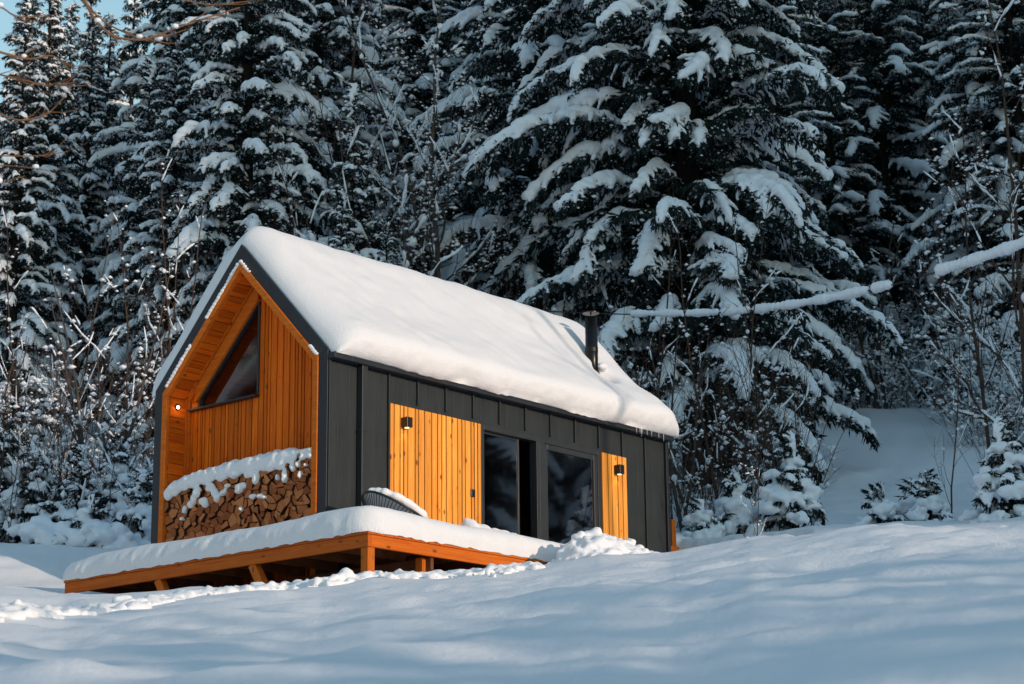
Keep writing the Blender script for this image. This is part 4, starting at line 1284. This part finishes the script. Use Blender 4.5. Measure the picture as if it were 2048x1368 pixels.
B_spread = bare_meshes(207, 7.5, .08, 3, .30, .3, 9, .5, 34, 2, 1.1, TWIG_GREY, .044, frost=.35, bend=.07)
B_twigs = bare_meshes(208, 3.2, .008, 11, .5, .25, 5, .38, 58, 1, .10, TWIG, .014, bend=.09, frost=.16)
B_lacy = bare_meshes(211, 11, .085, 2, .25, .25, 16, .40, 45, 3, .8, TWIG_GREY, .034, frost=.5, bend=.05)
B_lace = bare_meshes(210, 3.0, .014, 6, .8, .12, 9, .5, 30, 2, .5, TWIG_GREY, .020, bend=.12, frost=.7)
# left of the cabin
for i, (me, px, d, rz, sc, lab) in enumerate([
    (B_multi, 205, 33.5, .5, 1.15, 'grey multi-stemmed bare tree left of the gable'),
    (B_tall, 318, 33, 1.5, .92, 'tall straight sapling with sunlit bark left of the cabin wall'),
    (B_tall2, 262, 34, 3.0, 1.15, 'slender brown sapling between the grey tree and the cabin'),
    (B_tall2, 118, 35, 1.0, 1.05, 'thin leaning sapling above the left shrubs'),
    (B_multi, 20, 36, 2.0, .8, 'bare bush at the left picture edge'),
    (B_tall, 60, 37, 4.0, .85, 'thin bare sapling near the left picture edge'),
    (B_tall, 355, 36, 5.0, 1.0, 'bare sapling rising beside the left roof edge'),
    (B_tall2, 300, 38, 2.0, 1.2, 'thin sapling behind the tall straight one')]):
    bare_tree(me, 'bare_sapling', lab, ground_at(px, d, .05), rz, sc)
# behind the cabin and to the right
bare_tree(B_spread, 'bare_tree', 'wide bare tree with thick snow on its limbs above the roof', ground_at(800, 39.5, .1), .6, 1.15)
bare_tree(B_big, 'bare_tree', 'fine-branched bare tree with frosted crown left of the huge spruce', ground_at(745, 41, .1), 2.0, 1.25)
bare_tree(B_lacy, 'bare_tree', 'frosted lacy bare tree beside the broad dark spruce', ground_at(850, 40.5, .1), 1.0, 1.0)
bare_tree(B_tall, 'bare_sapling', 'brown sapling with snowy forks right behind the chimney', ground_at(1283, 36.5, .05), .8, .95)
bare_tree(B_big, 'bare_tree', 'tall bare tree with snow in its forks at the right edge', ground_at(2040, 33, .1), .3, 1.0)
bare_tree(B_tall, 'bare_sapling', 'slim bare tree left of the tall one at the right edge', ground_at(1988, 35, .05), 2.3, 1.2)
bare_tree(B_tall2, 'bare_sapling', 'thin dark sapling leaning over the snowy clearing', ground_at(1885, 33, .05), 1.2, .75)
bare_tree(B_tall2, 'bare_sapling', 'pair stem of saplings right of the cabin end', ground_at(1470, 34.5, .05), .2, 1.1)
bare_tree(B_tall, 'bare_sapling', 'brown sapling right of the cabin\'s far corner', ground_at(1440, 34, .05), 3.4, .9)
bare_tree(B_tall, 'bare_sapling', 'upright sapling before the huge spruce\'s right boughs', ground_at(1545, 35, .05), 4.4, .85)
bare_tree(B_multi, 'bare_sapling', 'bare multi-stemmed bush beside the cabin\'s far corner', ground_at(1375, 34, .05), 1.4, .85)
bare_tree(B_tall2, 'bare_sapling', 'single reddish stem in front of the low snowy spruces', ground_at(1497, 29.5, .05), 1.9, .5)
rr = random.Random(33)
for i in range(12):
    px = 930 + i * 36 + rr.uniform(-14, 14)
    bare_tree(B_twigs if i % 3 else B_shrub, 'twiggy_shrub', 'reddish leafless shrub in the thicket behind the roof', ground_at(px, 36 + rr.uniform(-1.5, 2), .05), rr.random() * 6, rr.uniform(1.1, 1.6), 'leafless shrubs behind the roof', 'shrub')
for i in range(11):
    px = 1350 + i * 22 + rr.uniform(-10, 10)
    bare_tree((B_twigs, B_shrub, B_twigs, B_twigs)[i % 4], 'twiggy_shrub', 'leafless snowy shrub in the thicket right of the cabin', ground_at(px, 34.5 + rr.uniform(-1, 3), .05), rr.random() * 6, rr.uniform(.9, 1.5), 'leafless shrubs right of the cabin', 'shrub')
for i in range(11):
    px = 10 + i * 30 + rr.uniform(-10, 10)
    bare_tree((B_shrub, B_twigs, B_bush, B_twigs)[i % 4], 'twiggy_shrub', 'leafless snowy shrub in the thicket left of the cabin', ground_at(px, 33.5 + rr.uniform(-1, 4), .05), rr.random() * 6, rr.uniform(.9, 1.5), 'leafless shrubs left of the cabin', 'shrub')
for i in range(24):
    px = 1690 + i * 18 + rr.uniform(-12, 12); d = (56 if px < 1960 else 44) + rr.uniform(-1.5, 4)
    bare_tree((B_bush, B_lace, B_lace)[i % 3], 'twiggy_shrub', 'snow-covered leafless shrub above the snowy clearing', ground_at(px, d, .05), rr.random() * 6, rr.uniform(1.0, 1.7), 'shrubs above the snowy clearing', 'shrub')
for i in range(12):
    px = 1685 + i * 25 + rr.uniform(-9, 9)
    bare_tree((B_lace, B_bush, B_lace, B_multi)[i % 4], 'twiggy_shrub', 'snow-covered leafless shrub above the snowy clearing', ground_at(px, 51.5 + rr.uniform(-1, 2.5), .05), rr.random() * 6, rr.uniform(.8, 1.3), 'shrubs above the snowy clearing', 'shrub')
for i in range(3):
    px = 1985 + i * 30 + rr.uniform(-8, 8); d = 33 + rr.uniform(-1.5, 3)
    bare_tree((B_twigs, B_shrub)[i % 2], 'twiggy_shrub', 'leafless shrub at the foot of the tall bare tree on the right', ground_at(px, d, .05), rr.random() * 6, rr.uniform(.8, 1.4), 'shrubs below the right bare tree', 'shrub')

# ------------------------------------------------------------------ small spruces buried in snow
def small_spruce(seed, H, R, full=1.0):
    r = random.Random(seed); sizes = ('S', 'T') if H > 1 else ('T',)
    tm, cm, sm = spruce_meshes('s', H, R, 300 + seed, z0=.05, whorl=.26, per=6, shape=.7, sizes=sizes, rmin=.22, trunk_r=.035, jit=.2, inner=0)
    bl = []
    for i in range(int(30 * full)):
        u = r.random() ** 1.3; a = r.random() * 6.28; q = R * (1 - u) ** .7 * r.uniform(.45, .95); g = r.uniform(.08, .18) * (1.2 - .6 * u)
        for w in range(6):
            f = g * r.uniform(.4, .85)
            bl.append(((cos(a) * q + r.gauss(0, .55) * g, sin(a) * q + r.gauss(0, .55) * g, H * (.08 + .8 * u) - .25 * q + r.gauss(0, .3) * g), (f * r.uniform(.9, 1.4), f * r.uniform(.9, 1.4), f * .8)))
        for w in range(3):
            bl.append(((cos(a + r.gauss(0, .25)) * q * 1.2, sin(a + r.gauss(0, .25)) * q * 1.2, H * (.08 + .8 * u) - .25 * q - g * r.uniform(.4, .9)), (g * .3, g * .3, g * .42)))
    lump = merged(bl, .024, 6000, 2, SNOW_TREE, 'x', .018, 13, .4)
    mb = MB(); mb.add(*mesh_arrays(sm)); mb.add(*mesh_arrays(lump))
    bpy.data.meshes.remove(sm); bpy.data.meshes.remove(lump)
    return tm, cm, mb.mesh('snow_load', SNOW_TREE, True)
SS = [small_spruce(1, 1.1, .55), small_spruce(2, 1.5, .7, 1.3), small_spruce(3, .7, .6, 1.0), small_spruce(4, 1.9, .95, 1.5)]
for me, px, d, rz, sc, lab in [
    (SS[1], 1580, 32.5, .3, 1.0, 'snow-buried young spruce right of the reddish stem, the largest there'),
    (SS[0], 1470, 32.8, 1.3, .95, 'snow-buried small spruce left of the reddish stem'),
    (SS[2], 1752, 33, 2.3, 1.0, 'low round snow-covered spruce sprig at the crest of the slope'),
    (SS[0], 1850, 33, 3.3, .8, 'snow-capped small spruce with green needles below the clearing'),
    (SS[2], 1825, 33.6, .7, 1.1, 'squat snowy spruce sprig left of the snow-capped small spruce'),
    (SS[1], 2003, 31, 4.3, .95, 'cone-shaped snow-buried spruce at the right picture edge'),
    (SS[3], 70, 33.5, .2, .9, 'snow-heavy small spruce at the lower left'),
    (SS[3], 165, 33, 1.2, .8, 'snow-heavy small spruce in the middle of the lower left row'),
    (SS[1], 240, 33, 2.2, 1.05, 'snow-heavy small spruce next to the cabin\'s left wall'),
    (SS[3], 5, 34, 3.2, 1.0, 'snow-heavy small spruce cut by the left picture edge'),
    (SS[2], 115, 32.3, 3.9, 1.1, 'low snow-rounded spruce sprig in front of the lower left row'),
    (SS[2], 195, 31.8, 5.0, 1.0, 'low snow-rounded spruce sprig left of the deck end'),
    (SS[0], 285, 31.8, 5.2, 1.0, 'narrow snowy spruce sprig touching the cabin\'s left corner'),
    (SS[2], 1395, 32.5, 1.0, .8, 'snowy sprig behind the side deck'),
    (SS[2], 1535, 33, 2.0, .8, 'low snowy sprig between the two snow-buried spruces')]:
    t = thing('small_spruce', lab, 'small tree', ground_at(px, d, .08), rz); t.scale = (sc,) * 3
    link('trunk', me[0], t); link('crown', me[1], t); link('snow_load', me[2], t)['kind'] = 'stuff'

# ------------------------------------------------------------------ wire with snow
def wire_run():
    ctrl = [(1000, 618, 38.0), (1190, 627, 36.5), (1270, 629, 36), (1400, 628, 35.2), (1500, 622, 34.6), (1600, 609, 34), (1700, 590, 33.4), (1785, 570, 32.8), (1870, 545, 32.3), (1950, 521, 31.8), (2048, 488, 31.2), (2250, 400, 30)]
    P_ = np.array([at_dist(*c) for c in ctrl])
    u = np.linspace(0, len(ctrl) - 1, 300); Q = np.stack([np.interp(u, range(len(ctrl)), P_[:, c]) for c in range(3)], -1)
    for _ in range(60): Q[1:-1] = .5 * Q[1:-1] + .25 * (Q[:-2] + Q[2:])
    t = thing('overhead_wire', 'sagging overhead wire carrying a rope of snow across the right side', 'wire')
    m = MB(); m.tube(Q, [.012] * len(Q), 6); m.build('wire', BLACK, t, True)
    pxs = []
    for q in Q:
        d = q - CAM; pxs.append(1024 + F_PX * (d @ CR) / (d @ _fw))
    pxs = np.array(pxs); r = random.Random(8)
    for a, b in ((1262, 1438), (1444, 1500), (1507, 1737), (1743, 1783), (1872, 2250)):
        aa = np.linspace(a, b, max(8, int((b - a) / 2.2))); q = np.stack([np.interp(aa, pxs, Q[:, c]) for c in range(3)], -1)
        k = len(aa); rs = np.array([.050 + .028 * (aa[i] - 1262) / 800 + .010 * math.sin(i * .23) + r.uniform(-.009, .009) for i in range(k)])
        rs[0] *= .5; rs[-1] *= .6; rs[1] *= .85; rs[-2] *= .85
        q[:, 2] += .02 + np.array([r.uniform(-.006, .006) for _ in range(k)])
        m = MB(); m.tube(q, rs, 10, True, 1.15); m.build('snow_roll', SNOW_TREE, t, True)
wire_run()

# ------------------------------------------------------------------ bare tree whose lit twigs hang into the upper left corner
def hanging_twigs():
    t = thing('bare_tree', 'sunlit brown twigs of a near bare tree hanging into the upper left corner', 'tree', ground_at(-420, 14, .2))
    base = np.array(t.location)
    m = MB(); trunk_top = at_dist(-420, -200, 14)
    tp = [base + (trunk_top + np.array([0, 0, 2.0]) - base) * i / 8 - base for i in range(9)]
    m.tube(tp, np.linspace(.13, .06, 9), 10); m.build('trunk', TWIG_WARM, t, True)
    b = MB(); s = MB(); r = random.Random(5)
    def run(pts, r0, d):
        P_ = np.array([at_dist(px, py, d + dd) for px, py, dd in pts]); u = np.linspace(0, len(pts) - 1, len(pts) * 7)
        Q = np.stack([np.interp(u, range(len(pts)), P_[:, c]) for c in range(3)], -1)
        for _ in range(6): Q[1:-1] = .5 * Q[1:-1] + .25 * (Q[:-2] + Q[2:])
        b.tube(Q - base, np.linspace(r0, r0 * .35, len(Q)), 6, False)
        k = 0
        for i in range(3, len(Q) - 2, 5):
            if r.random() < .22:
                q = Q[i] - base; s.add(ICO_V * np.array([.035, .035, .025]) * r.uniform(.5, 1.0) + q + (0, 0, .015), ICO_F)
        for i in range(4, len(Q) - 2):
            if r.random() < .16:
                tt = Q[i + 1] - Q[i]; tt /= np.linalg.norm(tt); dd = tt + np.array([r.gauss(0, .3), r.gauss(0, .3), r.gauss(.1, .35)]); dd /= np.linalg.norm(dd)
                ln = r.uniform(.08, .30); p0 = Q[i] - base
                b.tube([p0, p0 + dd * ln * .5, p0 + dd * ln + np.array([0, 0, .03])], [r0 * .4, r0 * .3, .002], 4, False)
    D = 14
    run([(-420, -120, 0), (-200, -160, 0), (0, -120, 0), (150, -40, 0), (185, 35, 0), (225, 75, 0), (290, 82, 0), (360, 52, 0), (480, 15, 0)], .014, D)
    run([(-420, -160, 0), (-100, -180, 0), (100, -80, 0), (170, 10, 0), (215, 50, 0), (300, 86, 0), (345, 70, 0)], .011, D + .2)
    run([(-420, -160, 0), (-50, -190, 0), (200, -90, 0), (330, -10, 0), (420, 12, 0), (500, 2, 0)], .010, D - .2)
    run([(-420, 60, 0), (-150, 20, 0), (0, 10, 0), (30, 35, 0), (95, 30, 0)], .009, D)
    run([(-420, 0, 0), (-120, 60, 0), (0, 105, 0), (60, 120, 0), (105, 108, 0), (140, 140, 0)], .012, D + .1)
    run([(-420, 40, 0), (-150, 100, 0), (0, 150, 0), (50, 160, 0), (90, 172, 0), (150, 165, 0)], .009, D + .3)
    run([(-420, 120, 0), (-100, 180, 0), (0, 228, 0), (40, 243, 0), (95, 230, 0), (128, 195, 0)], .009, D)
    run([(-420, 220, 0), (-150, 300, 0), (0, 312, 0), (80, 312, 0), (135, 303, 0)], .007, D + .4)
    run([(-420, 300, 0), (-100, 330, 0), (0, 330, 0), (60, 335, 0), (100, 342, 0)], .006, D + .3)
    run([(-420, 320, 0), (-100, 380, 0), (0, 365, 0), (50, 352, 0)], .006, D + .2)
    b.build('branches', TWIG_WARM, t, True); s.build('snow_load', SNOW_TREE, t, True)['kind'] = 'stuff'
hanging_twigs()

# ------------------------------------------------------------------ out of view: added hill shading the forest, wood mirrored in the door glass
def shade_hill():
    """unseen wooded hill added to shade the forest; a dip lets sun reach the cabin"""
    xs = np.arange(-90, 240, .8); v = np.linspace(0, 1, 40)
    X, V = np.meshgrid(xs, v, indexing='ij')
    crest = 12 + 33.5 * sstep(6.95, 7.85, X) + 6 * sstep(14, 20, X) + 1.3 * vnoise(X * .45, X * 0) * sstep(8.2, 11, X) + 1.6 * np.abs(vnoise(X * 1.3, X * 0 + 5)) * sstep(9, 11, X) + 3 * vnoise(X * .03, X * 0 + 2) * sstep(20, 60, X)
    prof_ = np.sin(V * pi) ** .8
    Y = -205 + 95 * V + 3 * vnoise(X * .1, V * 9)
    Z = -75 + (crest + 75) * prof_ + 1.5 * vnoise(X * .5, V * 30) * prof_ * (V > .52)
    nu, nv = X.shape
    i = np.arange(nu - 1)[:, None] * nv; k = np.arange(nv - 1)[None, :]
    mb = MB(); mb.add(np.stack([X, Y, Z], -1).reshape(-1, 3), np.stack([i + k, i + nv + k, i + nv + k + 1, i + k + 1], -1).reshape(-1, 4))
    m, nt, b = new_mat('shade_hill_slope'); N = nt.nodes.new; L = nt.links.new
    tc = N('ShaderNodeTexCoord'); n = N('ShaderNodeTexNoise'); n.inputs['Scale'].default_value = .8; n.inputs['Detail'].default_value = 8
    r = N('ShaderNodeValToRGB'); r.color_ramp.elements[0].position = .42; r.color_ramp.elements[0].color = (.03, .04, .035, 1); r.color_ramp.elements[1].position = .62; r.color_ramp.elements[1].color = (.6, .62, .65, 1)
    L(tc.outputs['Object'], n.inputs['Vector']); L(n.outputs['Fac'], r.inputs['Fac']); L(r.outputs[0], b.inputs['Base Color']); b.inputs['Roughness'].default_value = .9
    tag(mb.build('added_shade_hill', m, smooth=True), kind='structure')
shade_hill()
def side_spots():
    r = random.Random(55); spots = []
    for i in range(3000):
        x = r.uniform(8.6, 52); y = r.uniform(-52, -15)
        if math.atan2(y - CAM[1], x - CAM[0]) > az_of(2048) - .085: continue
        if math.hypot(x - 4.5, y) < 17 and x < 17: continue
        if any(math.hypot(x - u, y - v) < 4.0 for u, v in spots): continue
        spots.append((x, y))
    return spots[:45]
for x, y in side_spots():
    r = random.Random(int(x * 100))
    make_tree(MH[0] if r.random() < .45 else MG[r.randrange(2)], 'spruce_tree', 'snowy spruce of the wood mirrored in the glass doors', (x, y, gz(x, y) - .2), r.random() * 6, (r.uniform(.9, 1.2), r.uniform(.9, 1.2), r.uniform(.9, 1.15)), 'spruces of the mirrored wood')
rr = random.Random(71)
for k in range(11):  # row added out of view to shade the right foreground
    x, y = -12.2 + k * .62 + rr.uniform(-.2, .2), -40 + rr.uniform(-3, 3)
    make_tree(MG[k % 2], 'spruce_tree', 'unseen snowy spruce added behind the camera to shade the meadow', (x, y, gz(x, y) - .2), k, (.8, .8, (4.0 + rr.uniform(-.8, .8) - gz(x, y)) / 18), 'spruces added behind the camera for shade')
for k, (x, y) in enumerate([(-14, 16), (-18, 19), (-11, 21), (-22, 24), (-16, 27), (-25, 19), (-29, 25), (-9, 27), (-21, 32)]):
    make_tree(MG[k % 2], 'spruce_tree', 'snowy spruce of the wood mirrored in the gable window', (x, y, gz(x, y) - .2), k * 1.3, 1.1, 'spruces mirrored in the gable window')
T_slim = bare_meshes(209, 11, .095, 1, .02, .62, 8, .3, 50, 2, .5, TWIG, .02)
bare_tree(T_slim, 'bare_tree', 'slim tall bare tree whose trunk shades a band of the roof', (5.93, -17, gz(5.93, -17)), 0, 1)
